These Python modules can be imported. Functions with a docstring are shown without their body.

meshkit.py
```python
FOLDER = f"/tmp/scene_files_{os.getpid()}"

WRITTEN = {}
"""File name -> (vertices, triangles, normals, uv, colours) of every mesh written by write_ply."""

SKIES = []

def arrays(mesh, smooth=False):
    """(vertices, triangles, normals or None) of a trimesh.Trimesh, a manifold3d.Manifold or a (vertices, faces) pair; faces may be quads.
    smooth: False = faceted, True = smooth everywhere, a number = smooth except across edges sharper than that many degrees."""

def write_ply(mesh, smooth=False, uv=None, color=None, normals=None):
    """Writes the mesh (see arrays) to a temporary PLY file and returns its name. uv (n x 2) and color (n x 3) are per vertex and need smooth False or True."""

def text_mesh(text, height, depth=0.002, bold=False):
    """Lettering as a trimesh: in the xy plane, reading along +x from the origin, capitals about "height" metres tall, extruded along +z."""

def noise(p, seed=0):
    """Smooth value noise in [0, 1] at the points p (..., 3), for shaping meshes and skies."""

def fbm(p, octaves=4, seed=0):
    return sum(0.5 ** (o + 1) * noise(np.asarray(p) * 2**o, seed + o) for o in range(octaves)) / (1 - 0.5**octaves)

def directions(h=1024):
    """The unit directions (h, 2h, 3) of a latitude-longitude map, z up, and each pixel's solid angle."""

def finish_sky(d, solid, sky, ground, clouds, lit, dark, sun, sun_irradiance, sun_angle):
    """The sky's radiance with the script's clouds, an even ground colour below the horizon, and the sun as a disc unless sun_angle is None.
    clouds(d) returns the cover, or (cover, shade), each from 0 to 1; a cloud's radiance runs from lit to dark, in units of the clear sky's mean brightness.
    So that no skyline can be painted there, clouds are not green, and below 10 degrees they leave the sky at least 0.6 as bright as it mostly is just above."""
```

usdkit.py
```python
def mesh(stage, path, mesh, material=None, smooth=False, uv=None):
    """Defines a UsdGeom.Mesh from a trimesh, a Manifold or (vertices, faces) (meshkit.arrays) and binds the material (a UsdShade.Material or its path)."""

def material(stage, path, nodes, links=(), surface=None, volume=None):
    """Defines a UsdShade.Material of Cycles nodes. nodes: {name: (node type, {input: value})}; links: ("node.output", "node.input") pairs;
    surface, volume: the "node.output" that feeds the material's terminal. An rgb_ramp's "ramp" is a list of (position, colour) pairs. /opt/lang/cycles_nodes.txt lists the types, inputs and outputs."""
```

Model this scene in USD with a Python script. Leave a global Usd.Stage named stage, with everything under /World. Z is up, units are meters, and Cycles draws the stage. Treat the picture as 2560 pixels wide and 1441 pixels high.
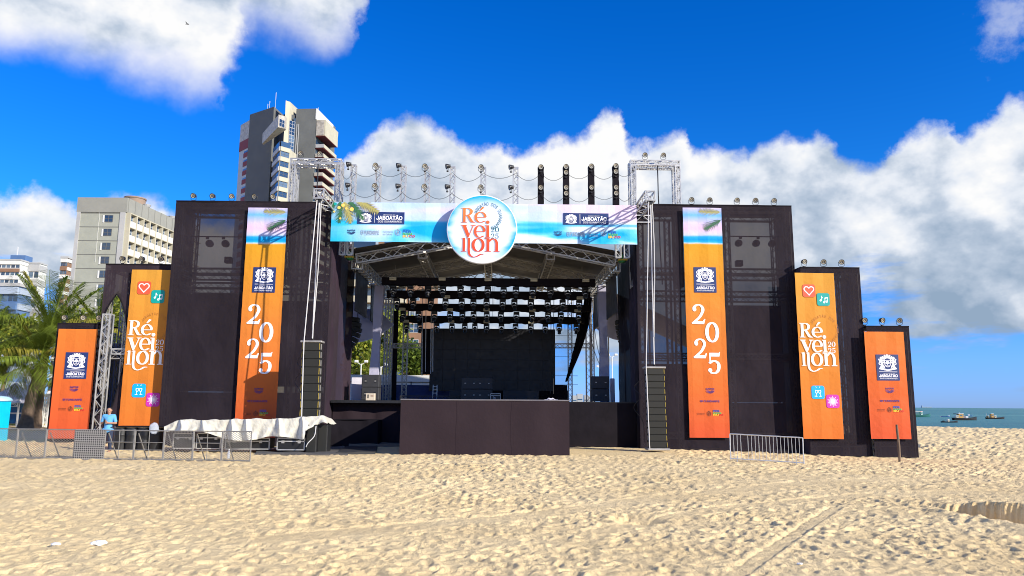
import math, random
import numpy as np, trimesh, usdkit, meshkit
from pxr import Usd, UsdGeom, UsdLux, UsdShade, Gf, Sdf, Vt
import shapely
from shapely import affinity
from shapely.geometry import Polygon, Point, LineString, MultiPolygon, box as sbox
from shapely.ops import unary_union

stage = Usd.Stage.CreateInMemory()
UsdGeom.SetStageUpAxis(stage, UsdGeom.Tokens.z)
UsdGeom.Xform.Define(stage, '/World'); UsdGeom.Scope.Define(stage, '/World/Looks')
random.seed(7); RNG = np.random.default_rng(7)

# ------------------------------------------------------------------ camera
EYE = np.array([0.0, 0.0, 2.0]); FPX = 1850.0
PITCH, YAW, ROLL = math.radians(8.98), math.radians(1.08), math.radians(0.37)
FWD = np.array([math.sin(YAW)*math.cos(PITCH), math.cos(YAW)*math.cos(PITCH), math.sin(PITCH)])
R0 = np.array([math.cos(YAW), -math.sin(YAW), 0.0]); U0 = np.cross(R0, FWD)
RIGHT = R0*math.cos(ROLL)+U0*math.sin(ROLL); UP = np.cross(RIGHT, FWD)
cam = UsdGeom.Camera.Define(stage, '/World/camera')
M4 = np.eye(4); M4[0, :3] = RIGHT; M4[1, :3] = UP; M4[2, :3] = -FWD; M4[3, :3] = EYE
cam.AddTransformOp().Set(Gf.Matrix4d(*M4.ravel().tolist()))
cam.CreateHorizontalApertureAttr(36.0); cam.CreateVerticalApertureAttr(36.0*576/1024)
cam.CreateFocalLengthAttr(36.0*FPX/2560); cam.CreateClippingRangeAttr((0.1, 60000.0))
cam.CreateExposureAttr(0.6)

# ------------------------------------------------------------------ sun
TO_SUN = np.array([0.74, -0.53, 0.41]); TO_SUN /= np.linalg.norm(TO_SUN)
SUN_EL = math.asin(TO_SUN[2]); SUN_ROT = math.atan2(TO_SUN[0], TO_SUN[1])
sun = UsdLux.DistantLight.Define(stage, '/World/sun')
sun.CreateIntensityAttr(1.25); sun.CreateAngleAttr(0.5); sun.CreateColorAttr(Gf.Vec3f(1.0, 0.93, 0.82)); sun.CreateNormalizeAttr(True)
zx = np.cross([0, 0, 1.0], TO_SUN); zx /= np.linalg.norm(zx); zy = np.cross(TO_SUN, zx)
S4 = np.eye(4); S4[0, :3] = zx; S4[1, :3] = zy; S4[2, :3] = TO_SUN
sun.AddTransformOp().Set(Gf.Matrix4d(*S4.ravel().tolist()))

def ray(px, py):
    return FWD+RIGHT*((px-1280)/FPX)-UP*((py-720.5)/FPX)
def at(px, py, Y):                       # the point at depth Y that the photograph shows there
    d = ray(px, py); return EYE+d*(Y/d[1])
def atz(px, py, z):                      # the point at height z
    d = ray(px, py); return EYE+d*((z-EYE[2])/d[2])
def azel(px, py):
    d = ray(px, py); return math.degrees(math.atan2(d[0], d[1])), math.degrees(math.asin(d[2]/np.linalg.norm(d)))

# ------------------------------------------------------------------ node graphs
class Graph:
    def __init__(s): s.nodes, s.links, s.k = {}, [], 0
    def n(s, kind, out, **inp):
        s.k += 1; name = f'n{s.k}'; vals = {}
        for k, v in inp.items():
            if isinstance(v, str) and '.' in v and v.split('.')[0] in s.nodes: s.links.append((v, f'{name}.{k}'))
            else: vals[k] = v
        s.nodes[name] = (kind, vals); return f'{name}.{out}'
    def m(s, op, a, b=0.0, c=0.0, clamp=False): return s.n('math', 'value', math_type=op, value1=a, value2=b, value3=c, use_clamp=clamp)
    def mr(s, v, a, b, c=0.0, d=1.0, kind='linear'): return s.n('map_range', 'result', range_type=kind, value=v, from_min=a, from_max=b, to_min=c, to_max=d, clamp=True)
    def mixc(s, f, a, b, kind='mix'): return s.n('mix', 'color', mix_type=kind, fac=f, color1=a, color2=b)
    def ramp(s, f, stops): return s.n('rgb_ramp', 'color', fac=f, ramp=stops)
    def noise(s, vec, scale, detail=4.0, rough=0.5, dist=0.0, out='fac'): return s.n('noise_texture', out, vector=vec, scale=float(scale), detail=float(detail), roughness=float(rough), distortion=float(dist))
    def make(s, path, surface=None, volume=None): return usdkit.material(stage, path, s.nodes, s.links, surface=surface, volume=volume)

# ------------------------------------------------------------------ sky: physical sky, clouds mixed in by direction
bank = [(-400, 620), (-250, 560), (-120, 520), (0, 488), (40, 480), (80, 464), (120, 478), (160, 492), (195, 525), (225, 540), (255, 518), (280, 490), (320, 472), (370, 470), (405, 482), (450, 520), (540, 560), (640, 560), (740, 520), (830, 440),
        (870, 385), (910, 365), (960, 322), (1010, 298), (1045, 290), (1090, 310), (1125, 322), (1160, 352), (1205, 354), (1235, 338), (1255, 362), (1290, 378), (1320, 362),
        (1380, 338), (1415, 346), (1470, 322), (1495, 296), (1515, 274), (1545, 280), (1562, 318), (1580, 352), (1610, 372), (1640, 345), (1695, 332), (1722, 382), (1755, 368),
        (1820, 364), (1865, 384), (1905, 357), (1945, 346), (2005, 352), (2062, 370), (2095, 412), (2150, 420), (2215, 412), (2235, 370), (2280, 336), (2330, 310), (2380, 314), (2397, 336), (2425, 318),
        (2460, 300), (2492, 268), (2525, 238), (2560, 236), (2640, 225), (2760, 270), (2900, 380)]
topcl = [(-420, -160), (-200, 60), (-60, 120), (0, 140), (90, 162), (190, 188), (300, 196), (400, 214), (480, 240), (545, 246), (595, 214), (592, 150), (610, 110), (650, 92), (700, 112), (760, 116), (830, 128), (872, 100), (892, 50), (905, 0), (930, -120), (960, -300)]
def az_ramp(pts, lo, hi, vlo, vhi, end):
    ae = np.array([azel(x, y) for x, y in pts]); o = np.argsort(ae[:, 0]); ae = ae[o]
    xs = (ae[:, 0]-lo)/(hi-lo); vs = np.clip((ae[:, 1]-vlo)/(vhi-vlo), 0, 1)
    st = [(0.0, (end[0],)*3)]+[(float(x), (float(v),)*3) for x, v in zip(xs, vs) if 0.004 < x < 0.996]+[(1.0, (end[1],)*3)]
    return st
g = Graph()
P = g.n('texture_coordinate', 'generated')
D = g.n('vector_math', 'vector', math_type='normalize', vector1=P)
sep = g.n('separate_xyz', 'x', vector=D).split('.')[0]
dx, dy, dz = f'{sep}.x', f'{sep}.y', f'{sep}.z'
el0 = g.m('multiply', g.m('arcsine', dz), 57.29578)
az0 = g.m('multiply', g.m('arctan2', dx, dy), 57.29578)
# billow: warp in direction space, with finer puffs on top
nv = g.n('noise_texture', 'color', vector=D, scale=7.0, detail=6.0, roughness=0.56)
nvs = g.n('separate_color', 'r', color=nv).split('.')[0]
wx, wy = g.m('subtract', f'{nvs}.r', 0.5), g.m('subtract', f'{nvs}.g', 0.5)
nf = g.n('noise_texture', 'color', vector=D, scale=34.0, detail=6.0, roughness=0.6)
nfs = g.n('separate_color', 'r', color=nf).split('.')[0]
fx, fy = g.m('subtract', f'{nfs}.r', 0.5), g.m('subtract', f'{nfs}.g', 0.5)
az = g.m('add', az0, g.m('add', g.m('multiply', wx, 4.0), g.m('multiply', fx, 2.4)))
el = g.m('add', el0, g.m('add', g.m('multiply', wy, 3.6), g.m('multiply', fy, 2.2)))
LO, HI = -62.0, 62.0
AZF = g.mr(az, LO, HI)
T = g.n('rgb_to_bw', 'val', color=g.ramp(AZF, az_ramp(bank, LO, HI, 0, 40, (0.30, 0.30))))
top_el = g.m('multiply', T, 40.0)
hgt = g.m('subtract', top_el, el)                          # degrees below the cloud top
c_bank = g.mr(hgt, -0.35, 1.0, kind='smoothstep')
L = g.n('rgb_to_bw', 'val', color=g.ramp(AZF, az_ramp(topcl, LO, HI, 0, 60, (0.95, 1.0))))
el_s = g.m('add', el0, g.m('multiply', wy, 7.0))
dep = g.m('subtract', el_s, g.m('multiply', L, 60.0))
c_top = g.m('multiply', g.mr(dep, -1.2, 3.2, kind='smoothstep'), g.mr(el_s, 58.0, 46.0))
# the bank thins out above the horizon with gaps
stretch = g.n('mapping', 'vector', vector=D, scale=(3.0, 3.0, 13.0))
low_n = g.noise(stretch, 2.1, 6, 0.55)
floor_el = g.mr(el0, 1.0, 12.0)
gap = g.mr(g.m('add', low_n, g.m('multiply', floor_el, 0.36)), 0.55, 0.72, kind='smoothstep')
gap = g.m('maximum', gap, g.mr(el0, 7.0, 13.0))
c_bank = g.m('multiply', c_bank, gap)
# scattered fair-weather cloud over the rest of the sky dome, behind and above the camera
gen_n = g.noise(g.n('mapping', 'vector', vector=D, scale=(1.0, 1.0, 1.7), location=(3.1, 0.4, 0.0)), 2.6, 7, 0.55)
away = g.mr(g.m('absolute', az0), 44.0, 60.0)
c_gen = g.m('multiply', g.mr(gen_n, 0.53, 0.64, kind='smoothstep'), g.m('multiply', away, g.mr(el0, 2.0, 12.0)))
wisp_d = g.n('vector_math', 'value', math_type='distance', vector1=D, vector2=tuple(float(v) for v in ray(2515, 36)/np.linalg.norm(ray(2515, 36))))
c_wisp = g.m('multiply', g.mr(g.m('add', wisp_d, g.m('multiply', g.m('add', wx, fx), 0.11)), 0.05, 0.005, kind='smoothstep'), 0.42)
cover = g.m('maximum', g.m('maximum', c_bank, c_top), g.m('maximum', c_gen, c_wisp))
# cloud tone: bright sun-facing puffs, blue-grey undersides
tone_n = g.noise(g.n('mapping', 'vector', vector=D, scale=(1.0, 1.0, 1.35)), 4.6, 8, 0.54, 0.0)
tone_s = g.noise(g.n('mapping', 'vector', vector=D, scale=(1.0, 1.0, 1.35), location=(0.016, -0.006, 0.022)), 4.6, 8, 0.54, 0.0)
puff = g.n('voronoi_texture', 'distance', vector=g.n('vector_math', 'vector', math_type='add', vector1=D, vector2=g.n('vector_math', 'vector', math_type='scale', vector1=nv, scale=0.10)), scale=17.0, feature='f1', randomness=1.0)
relief = g.m('add', g.m('multiply', g.m('subtract', tone_n, tone_s), 5.5), g.m('multiply', g.m('subtract', 0.42, puff), 0.42))
deep = g.mr(hgt, 0.8, 10.0, 0.08, 0.74)
deep_top = g.mr(dep, 0.5, 13.0, 0.12, 0.85)
dp = g.n('mix_float', 'result', fac=g.mr(el0, 17.0, 24.0), a=deep, b=deep_top)
shade = g.m('add', g.m('add', dp, g.m('multiply', g.m('subtract', 0.5, tone_n), 2.5)), g.m('multiply', relief, -0.55), clamp=True)
cl_col = g.ramp(shade, [(0.0, (1.0, 1.0, 1.0)), (0.30, (0.80, 0.85, 0.93)), (0.6, (0.52, 0.61, 0.74)), (1.0, (0.30, 0.41, 0.56))])
CLOUD_GAIN = 9.6
cl_rad = g.n('vector_math', 'vector', math_type='scale', vector1=cl_col, scale=CLOUD_GAIN)
sky = g.n('sky_texture', 'color', sky_type='single_scattering', sun_disc=False, sun_elevation=SUN_EL, sun_rotation=SUN_ROT, air_density=1.0, aerosol_density=0.05, ozone_density=4.0)
sky1 = g.n('hsv', 'color', hue=0.5, saturation=1.35, value=1.0, fac=1.0, color=sky)
balance = g.ramp(g.mr(el0, 0.0, 40.0), [(0.0, (0.19, 0.335, 1.0)), (0.10, (0.25, 0.41, 0.84)), (0.3, (0.22, 0.53, 0.82)), (1.0, (0.22, 0.50, 0.83))])
sky2 = g.n('vector_math', 'vector', math_type='multiply', vector1=sky1, vector2=g.n('vector_math', 'vector', math_type='scale', vector1=balance, scale=2.5))
final = g.mixc(cover, sky2, cl_rad)
bg = g.n('background_shader', 'background', color=final, strength=0.068)
sky_mat = g.make('/World/Looks/sky', surface=bg)
dome = UsdLux.DomeLight.Define(stage, '/World/sky')
UsdShade.MaterialBindingAPI.Apply(dome.GetPrim()).Bind(sky_mat)
# ------------------------------------------------------------------ helpers: prims, tags
used = {}
def numbered(parent, name):
    k = used.get((parent, name), 0); used[(parent, name)] = k+1
    return name if k == 0 else f'{name}_{k:03d}'
def tag(prim, label=None, category=None, group=None, kind=None):
    prim = prim.GetPrim() if hasattr(prim, 'GetPrim') else prim
    for k, v in (('label', label), ('category', category), ('group', group), ('kind', kind)):
        if v: prim.SetCustomDataByKey(k, v)
    return prim
def thing(name, label, cat, loc=(0, 0, 0), rotz=0.0, group=None):
    x = UsdGeom.Xform.Define(stage, '/World/'+numbered('/World', name))
    x.AddTranslateOp().Set(Gf.Vec3d(*map(float, loc)))
    if rotz: x.AddRotateZOp().Set(float(math.degrees(rotz)))
    tag(x, label, cat, group); x.GetPrim().SetMetadata('comment', '%f %f %f' % tuple(loc))
    return x.GetPrim()
def copy_thing(src, label, loc, rotz=0.0, group=None):
    was = src.GetCustomData(); base = src.GetName()
    if base[-4:-3] == '_' and base[-3:].isdigit(): base = base[:-4]
    x = UsdGeom.Xform.Define(stage, '/World/'+numbered('/World', base)); p = x.GetPrim()
    p.GetReferences().AddInternalReference(src.GetPath())
    x.ClearXformOpOrder()
    p.RemoveProperty('xformOp:translate')
    x.MakeMatrixXform().Set(Gf.Matrix4d(math.cos(rotz), math.sin(rotz), 0, 0, -math.sin(rotz), math.cos(rotz), 0, 0, 0, 0, 1, 0, float(loc[0]), float(loc[1]), float(loc[2]), 1))
    tag(p, label, was['category'], group or was.get('group')); p.SetInstanceable(True)
    return p
class MB:
    """collects triangles"""
    def __init__(s): s.v, s.f, s.n = [], [], 0
    def add(s, v, f):
        v = np.asarray(v, float); f = np.asarray(f, int)
        if f.shape[1] == 4: f = np.vstack([f[:, [0, 1, 2]], f[:, [0, 2, 3]]])
        s.v.append(v); s.f.append(f+s.n); s.n += len(v); return s
    def tm(s, m): return s.add(m.vertices, m.faces)
    def box(s, c, size, rz=0.0, R=None):
        h = np.array(size)/2.0
        v = np.array([[x, y, z] for x in (-1, 1) for y in (-1, 1) for z in (-1, 1)])*h
        if rz: v = v@np.array([[math.cos(rz), math.sin(rz), 0], [-math.sin(rz), math.cos(rz), 0], [0, 0, 1]])
        if R is not None: v = v@np.asarray(R).T
        return s.add(v+np.array(c), [[0, 1, 3, 2], [4, 6, 7, 5], [0, 4, 5, 1], [2, 3, 7, 6], [0, 2, 6, 4], [1, 5, 7, 3]])
    def box2(s, a, b): a = np.array(a, float); b = np.array(b, float); return s.box((a+b)/2, np.abs(b-a))
    def bev(s, c, size, r=0.02, rz=0.0):                     # box with chamfered edges
        h = np.array(size)/2.0; pts = []
        for k in range(3):
            for sg in np.ndindex(2, 2, 2):
                q = (np.array(sg)*2-1)*(h-r); q[k] += (sg[k]*2-1)*r; pts.append(q)
        m = trimesh.convex.convex_hull(np.array(pts)); v = np.array(m.vertices)
        if rz: v = v@np.array([[math.cos(rz), math.sin(rz), 0], [-math.sin(rz), math.cos(rz), 0], [0, 0, 1]])
        return s.add(v+np.array(c), m.faces)
    def bar(s, a, b, w, d=None, up=(0, 0, 1)):                # rectangular bar from a to b
        a, b = np.array(a, float), np.array(b, float); d = w if d is None else d
        t = b-a; L = np.linalg.norm(t)
        if L < 1e-9: return s
        t /= L; u = np.array(up, float)
        if abs(np.dot(t, u)) > 0.98: u = np.array([0.0, 1.0, 0.0])
        x = np.cross(t, u); x /= np.linalg.norm(x); y = np.cross(x, t)
        v = [p+x*sx*w/2+y*sy*d/2 for p in (a, b) for sx, sy in ((-1, -1), (1, -1), (1, 1), (-1, 1))]
        return s.add(v, [[0, 3, 2, 1], [4, 5, 6, 7], [0, 1, 5, 4], [1, 2, 6, 5], [2, 3, 7, 6], [3, 0, 4, 7]])
    def tube(s, pts, r, n=6, cap=True):
        pts = np.asarray(pts, float); rr = np.broadcast_to(np.asarray(r, float), (len(pts),))
        t = np.gradient(pts, axis=0); t /= np.maximum(np.linalg.norm(t, axis=1, keepdims=True), 1e-9)
        ref = np.array([0, 0, 1.0]) if abs(t[0][2]) < 0.9 else np.array([0, 1.0, 0])
        x = np.cross(ref, t); x /= np.maximum(np.linalg.norm(x, axis=1, keepdims=True), 1e-9); y = np.cross(t, x)
        a = np.arange(n)/n*2*math.pi
        v = (pts[:, None]+rr[:, None, None]*(x[:, None]*np.cos(a)[None, :, None]+y[:, None]*np.sin(a)[None, :, None])).reshape(-1, 3)
        f = [[i*n+j, i*n+(j+1) % n, (i+1)*n+(j+1) % n, (i+1)*n+j] for i in range(len(pts)-1) for j in range(n)]
        s.add(v, f)
        if cap:
            for i in (0, len(pts)-1):
                ring = np.arange(n)+i*n+s.n-len(v)
                tri = [[ring[0], ring[k], ring[k+1]] for k in range(1, n-1)]
                s.f.append(np.array([x[::-1] for x in tri] if i == 0 else tri))
        return s
    def cyl(s, a, b, r, n=10, r2=None): return s.tube([a, b], [r, r if r2 is None else r2], n)
    def grid(s, P, close=False):                             # P: (rows, cols, 3)
        P = np.asarray(P, float); a, b = P.shape[:2]
        i, j = np.meshgrid(np.arange(a-1), np.arange(b-1), indexing='ij'); k = (i*b+j).ravel()
        return s.add(P.reshape(-1, 3), np.stack([k, k+1, k+b+1, k+b], 1))
    def quad(s, a, b, c, d): return s.add([a, b, c, d], [[0, 1, 2, 3]])
    def shape(s, poly, origin, depth=0.004, sx=1.0, mapf=None):     # a shapely shape in the wall plane XZ, facing -Y
        for gm in getattr(poly, 'geoms', [poly]):
            if gm.is_empty or gm.area < 1e-7 or gm.geom_type != 'Polygon': continue
            try: m = trimesh.creation.extrude_polygon(gm, depth, engine='earcut')
            except Exception: continue
            v = np.array(m.vertices); w = np.stack([v[:, 0], -v[:, 2], v[:, 1]], 1)
            if mapf is not None: w = mapf(w)
            s.add(w+np.array(origin), m.faces)
        return s
    def lathe(s, prof, c, axis='z', n=16):                   # prof: (r, h)
        prof = np.array(prof, float); a = np.arange(n)/n*2*math.pi
        v = np.stack([prof[:, None, 0]*np.cos(a), prof[:, None, 0]*np.sin(a), np.repeat(prof[:, 1:2], n, 1)], -1).reshape(-1, 3)
        if axis == 'y': v = v[:, [0, 2, 1]]*np.array([1, 1, -1])
        f = [[i*n+j, i*n+(j+1) % n, (i+1)*n+(j+1) % n, (i+1)*n+j] for i in range(len(prof)-1) for j in range(n)]
        return s.add(v+np.array(c), f)
    def mesh(s): return np.vstack(s.v), np.vstack(s.f)
    def put(s, name, mat, parent=None, label=None, cat=None, group=None, kind=None, smooth=False):
        base = '/World' if parent is None else str(parent.GetPath())
        v, f = s.mesh()
        m = usdkit.mesh(stage, base+'/'+numbered(base, name), (v, f), mat, smooth=smooth)
        tag(m, label, cat, group, kind); return m.GetPrim()

# ------------------------------------------------------------------ materials
def mat(name, color, rough=0.6, metal=0.0, var=0.12, scale=6.0, bump=0.0, bscale=40.0, spec=0.4, detail=5.0, obj=True, **kw):
    g = Graph(); pos = g.n('geometry', 'position')
    n1 = g.noise(pos, scale, detail, 0.6)
    c = np.array(color, float)
    col = g.ramp(n1, [(0.25, tuple(c*(1-var))), (0.75, tuple(np.minimum(c*(1+var), 1)))])
    args = dict(base_color=col, roughness=g.mr(n1, 0.3, 0.7, rough*0.85, min(rough*1.15, 1.0)), metallic=metal, specular_ior_level=spec, **kw)
    if bump: args['normal'] = g.n('bump', 'normal', height=g.noise(pos, bscale, 4, 0.6), strength=1.0, distance=bump)
    p = g.n('principled_bsdf', 'BSDF', **args); return g.make('/World/Looks/'+name, surface=p)
# ------------------------------------------------------------------ ground and sea
def sst(x, a, b): t = np.clip((np.asarray(x, float)-a)/(b-a), 0, 1); return t*t*(3-2*t)
def ground(X, Y):
    X, Y = np.asarray(X, float), np.asarray(Y, float)
    z = -0.34*sst(X, 5, 20)*sst(Y, 12, 30)+0.05*np.sin(X*0.31+1.0)*np.sin(Y*0.23)*sst(Y, 4, 12)*(1-sst(Y, 22, 30))
    z = z+0.10*(1-sst(X, -22, -10))*sst(Y, 24, 34)
    s = (Y-104)+1.37*(X-59)
    s = np.where(X < 20, np.maximum(-90.0, (Y-104)+1.37*(20-59)+(X-20)*0.9), s)
    return z-2.2*sst(s, -16, 14)-0.0*X
def seg_dist(X, Y, pts):
    d = np.full(X.shape, 1e9); sd = np.zeros(X.shape)
    for (x0, y0), (x1, y1) in zip(pts[:-1], pts[1:]):
        tx, ty = x1-x0, y1-y0; L2 = tx*tx+ty*ty
        t = np.clip(((X-x0)*tx+(Y-y0)*ty)/L2, 0, 1)
        ex, ey = X-x0-t*tx, Y-y0-t*ty; dd = np.hypot(ex, ey); b = dd < d
        d = np.where(b, dd, d); sd = np.where(b, np.sign(ex*ty-ey*tx), sd)
    return d, sd
def hsh(i, j, k):
    h = (i*374761393+j*668265263+k*144665+1013904223) & 0xFFFFFFFF
    h = ((h ^ (h >> 13))*1274126177) & 0xFFFFFFFF
    h = ((h ^ (h >> 15))*2246822519) & 0xFFFFFFFF
    return ((h ^ (h >> 16)) & 0xFFFFFF)/16777215.0
def prints(X, Y, cell, seed, dmin, dmax, keep=0.9):
    """dimples of footprints: elongated pits with raised rims, jittered over a grid"""
    gi, gj = np.floor(X/cell).astype(np.int64), np.floor(Y/cell).astype(np.int64); out = np.zeros(X.shape)
    for a in (-1, 0, 1):
        for b in (-1, 0, 1):
            i, j = gi+a, gj+b
            cx, cy = (i+0.1+0.8*hsh(i, j, seed))*cell, (j+0.1+0.8*hsh(i, j, seed+1))*cell
            th = hsh(i, j, seed+2)*math.pi; el = 1.2+0.9*hsh(i, j, seed+3)
            r = cell*(0.30+0.22*hsh(i, j, seed+4)); dep = dmin+(dmax-dmin)*hsh(i, j, seed+5); on = hsh(i, j, seed+6) < keep
            ex, ey = X-cx, Y-cy; u = (ex*np.cos(th)+ey*np.sin(th))/el; v = -ex*np.sin(th)+ey*np.cos(th)
            q = (u*u+v*v)/(r*r)
            sq = np.sqrt(q); w = 0.55*np.exp(-q*1.7)+0.45*(1-sst(sq+0.25*(hsh(i, j, seed+7)-0.5)*v/r, 0.55, 1.0))-0.36*np.exp(-((sq-1.22)**2)*7.0)
            out -= np.where(on, dep*w, 0)
    return out
PXY = lambda pts: [tuple(atz(px, py, 0.0)[:2]) for px, py in pts]
tyre = [PXY([(1730, 1520), (1850, 1437), (1960, 1358), (2030, 1306), (2090, 1268)]),
        PXY([(700, 1345), (1290, 1292), (1650, 1240), (1950, 1212), (2330, 1190)]),
        PXY([(985, 1268), (1090, 1232), (1175, 1198)]), PXY([(1500, 1330), (1800, 1268), (2150, 1238), (2500, 1228)])]
HOL = atz(1592, 1299, 0.0)
def pit(X, Y):
    """the dug hole at the right: cut steep along its right side, tapering out to the left, a low bank thrown up behind"""
    v = 15.35-Y                                                    # metres this side of its tip
    jag = 0.34*(meshkit.noise(np.stack([Y*5.0, X*0+2.0, X*0], -1))-0.5)+0.10*(meshkit.noise(np.stack([Y*15.0, X*0+9.0, X*0], -1))-0.5)
    xr = 9.00+np.where(v > 0, 0.80*np.maximum(v, 0)**0.92, 0.35*v)+jag; xl = 8.72+0.10*v+0.3*np.minimum(v, 0)+0.10*np.sin(Y*2.1)
    on = (0.18*sst(v, -1.3, -0.6)+0.82*sst(v, -0.2, 0.8))*(1-sst(v, 5.0, 7.0))
    d = 0.56*on*sst(X-xl, 0.0, 0.75)*(1-sst(X-xr, -0.08, 0.0))
    bank = 0.20*on*sst(X-xr, -0.05, 0.05)*(1-sst(X-xr, 0.2, 1.8))+0.05*on*np.exp(-((X-xl+0.15)/0.25)**2)+0.16*on*sst(X-xl, 0.2, 0.7)*(1-sst(X-xr, -0.3, -0.05))*meshkit.fbm(np.stack([X*4.0, Y*4.0, X*0+3.0], -1), 3, 6)
    return bank-d
tn = np.concatenate([-np.geomspace(9, 0.80, 26)[:-1], np.linspace(-0.80, 0.82, 1000), np.geomspace(0.82, 9, 26)[1:]])
rows = [5.0]
while rows[-1] < 900: rows.append(rows[-1]+max(0.02, 0.000235*rows[-1]**2) if rows[-1] < 72 else rows[-1]*1.022)
rows = np.array(rows)
GX, GY = rows[:, None]*tn[None, :], np.repeat(rows[:, None], len(tn), 1)
GZ = ground(GX, GY)
near = (np.abs(tn) < 0.9)
x, y = GX[:, near], GY[:, near]; rk = rows < 110
x, y = x[rk], y[rk]
trk = np.ones(x.shape); tz = np.zeros(x.shape)
for ln, hw in zip(tyre, (0.15, 0.40, 0.14, 0.28)):
    d, sd = seg_dist(x, y, ln); trk *= 0.42+0.58*sst(d, hw*0.8, hw*1.5)
    br_ = 0.4+1.2*meshkit.noise(np.stack([x*2.3, y*2.3, 0*x], -1)); tz += -0.012*(1-sst(d, hw*0.75, hw))*br_+np.where(sd > 0, 0.010, 0.006)*np.exp(-((d-hw*1.12)/0.05)**2)*br_-np.where(sd < 0, 0.016, 0.0)*np.exp(-((d-hw*0.92)/0.035)**2)*br_
under = ((x > -9.0) & (x < 8.0) & (y > 31) & (y < 60))
amp = (0.54+0.44*sst(y, 10, 40))*np.where(under, 0.15, 1.0)*(0.36+1.20*meshkit.fbm(np.stack([x*0.24, y*0.24, x*0], -1), 4, 5))
z = 0.0*x
z += prints(x, y, 0.25, 11, 0.010, 0.062)*(1-0.7*sst(y, 24, 40)) + prints(x+3.3, y+1.7, 0.15, 31, 0.0, 0.030, 0.8)*(1-sst(y, 14, 24)) + prints(x+5.1, y+4.4, 0.42, 71, 0.01, 0.075, 0.75)*(0.35+0.65*sst(y, 14, 26))*(1-0.6*sst(y, 45, 60))
z += prints(x*1.0+7.1, y*0.8+2.2, 0.85, 51, 0.05, 0.12, 0.85)*(0.04+0.96*sst(y, 26, 48))
z += 0.05*(meshkit.fbm(np.stack([x*1.3, y*1.3, x*0], -1), 4, 3)-0.5)*0.9
z = z*amp*trk+tz+pit(x, y)-0.13*np.exp(-(((x-HOL[0])/0.42)**2+((y-HOL[1])/0.5)**2)**2)
gz = GZ[np.ix_(rk, near)]+z*(1-0.9*sst(y, 80, 108)); tmp = GZ[rk]; tmp[:, near] = gz; GZ[rk] = tmp
sb = MB(); sb.grid(np.stack([GX, GY, GZ], -1)[:, ::1])
bx_, by_ = np.meshgrid([-700, -200, -46, -20, 0, 20, 46, 70, 120], [-400, -100, -20, 0, 5.0], indexing='ij')
sb.grid(np.stack([bx_, by_, np.where(by_ > 4.9, 0.0, -0.02)], -1))
g = Graph(); pos = g.n('geometry', 'position')
n1 = g.noise(pos, 0.35, 5, 0.6); n2 = g.noise(pos, 60.0, 3, 0.6); n3 = g.noise(pos, 9.0, 4, 0.6)
c = g.ramp(n1, [(0.3, (0.68, 0.515, 0.27)), (0.7, (0.78, 0.615, 0.345))])
c = g.mixc(g.mr(n2, 0.35, 0.75, 0.0, 0.25), c, (0.47, 0.325, 0.150))
c = g.mixc(g.mr(n3, 0.62, 0.8, 0.0, 0.22), c, (0.72, 0.58, 0.36))
nb = g.n('bump', 'normal', height=g.m('add', g.m('multiply', g.noise(pos, 22.0, 5, 0.65), 1.0), g.m('multiply', n2, 0.22)), strength=1.0, distance=0.035)
sand_mat = g.make('/World/Looks/sand', surface=g.n('principled_bsdf', 'BSDF', base_color=c, roughness=0.95, specular_ior_level=0.12, normal=nb))
v_, f_ = sb.mesh()
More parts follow.
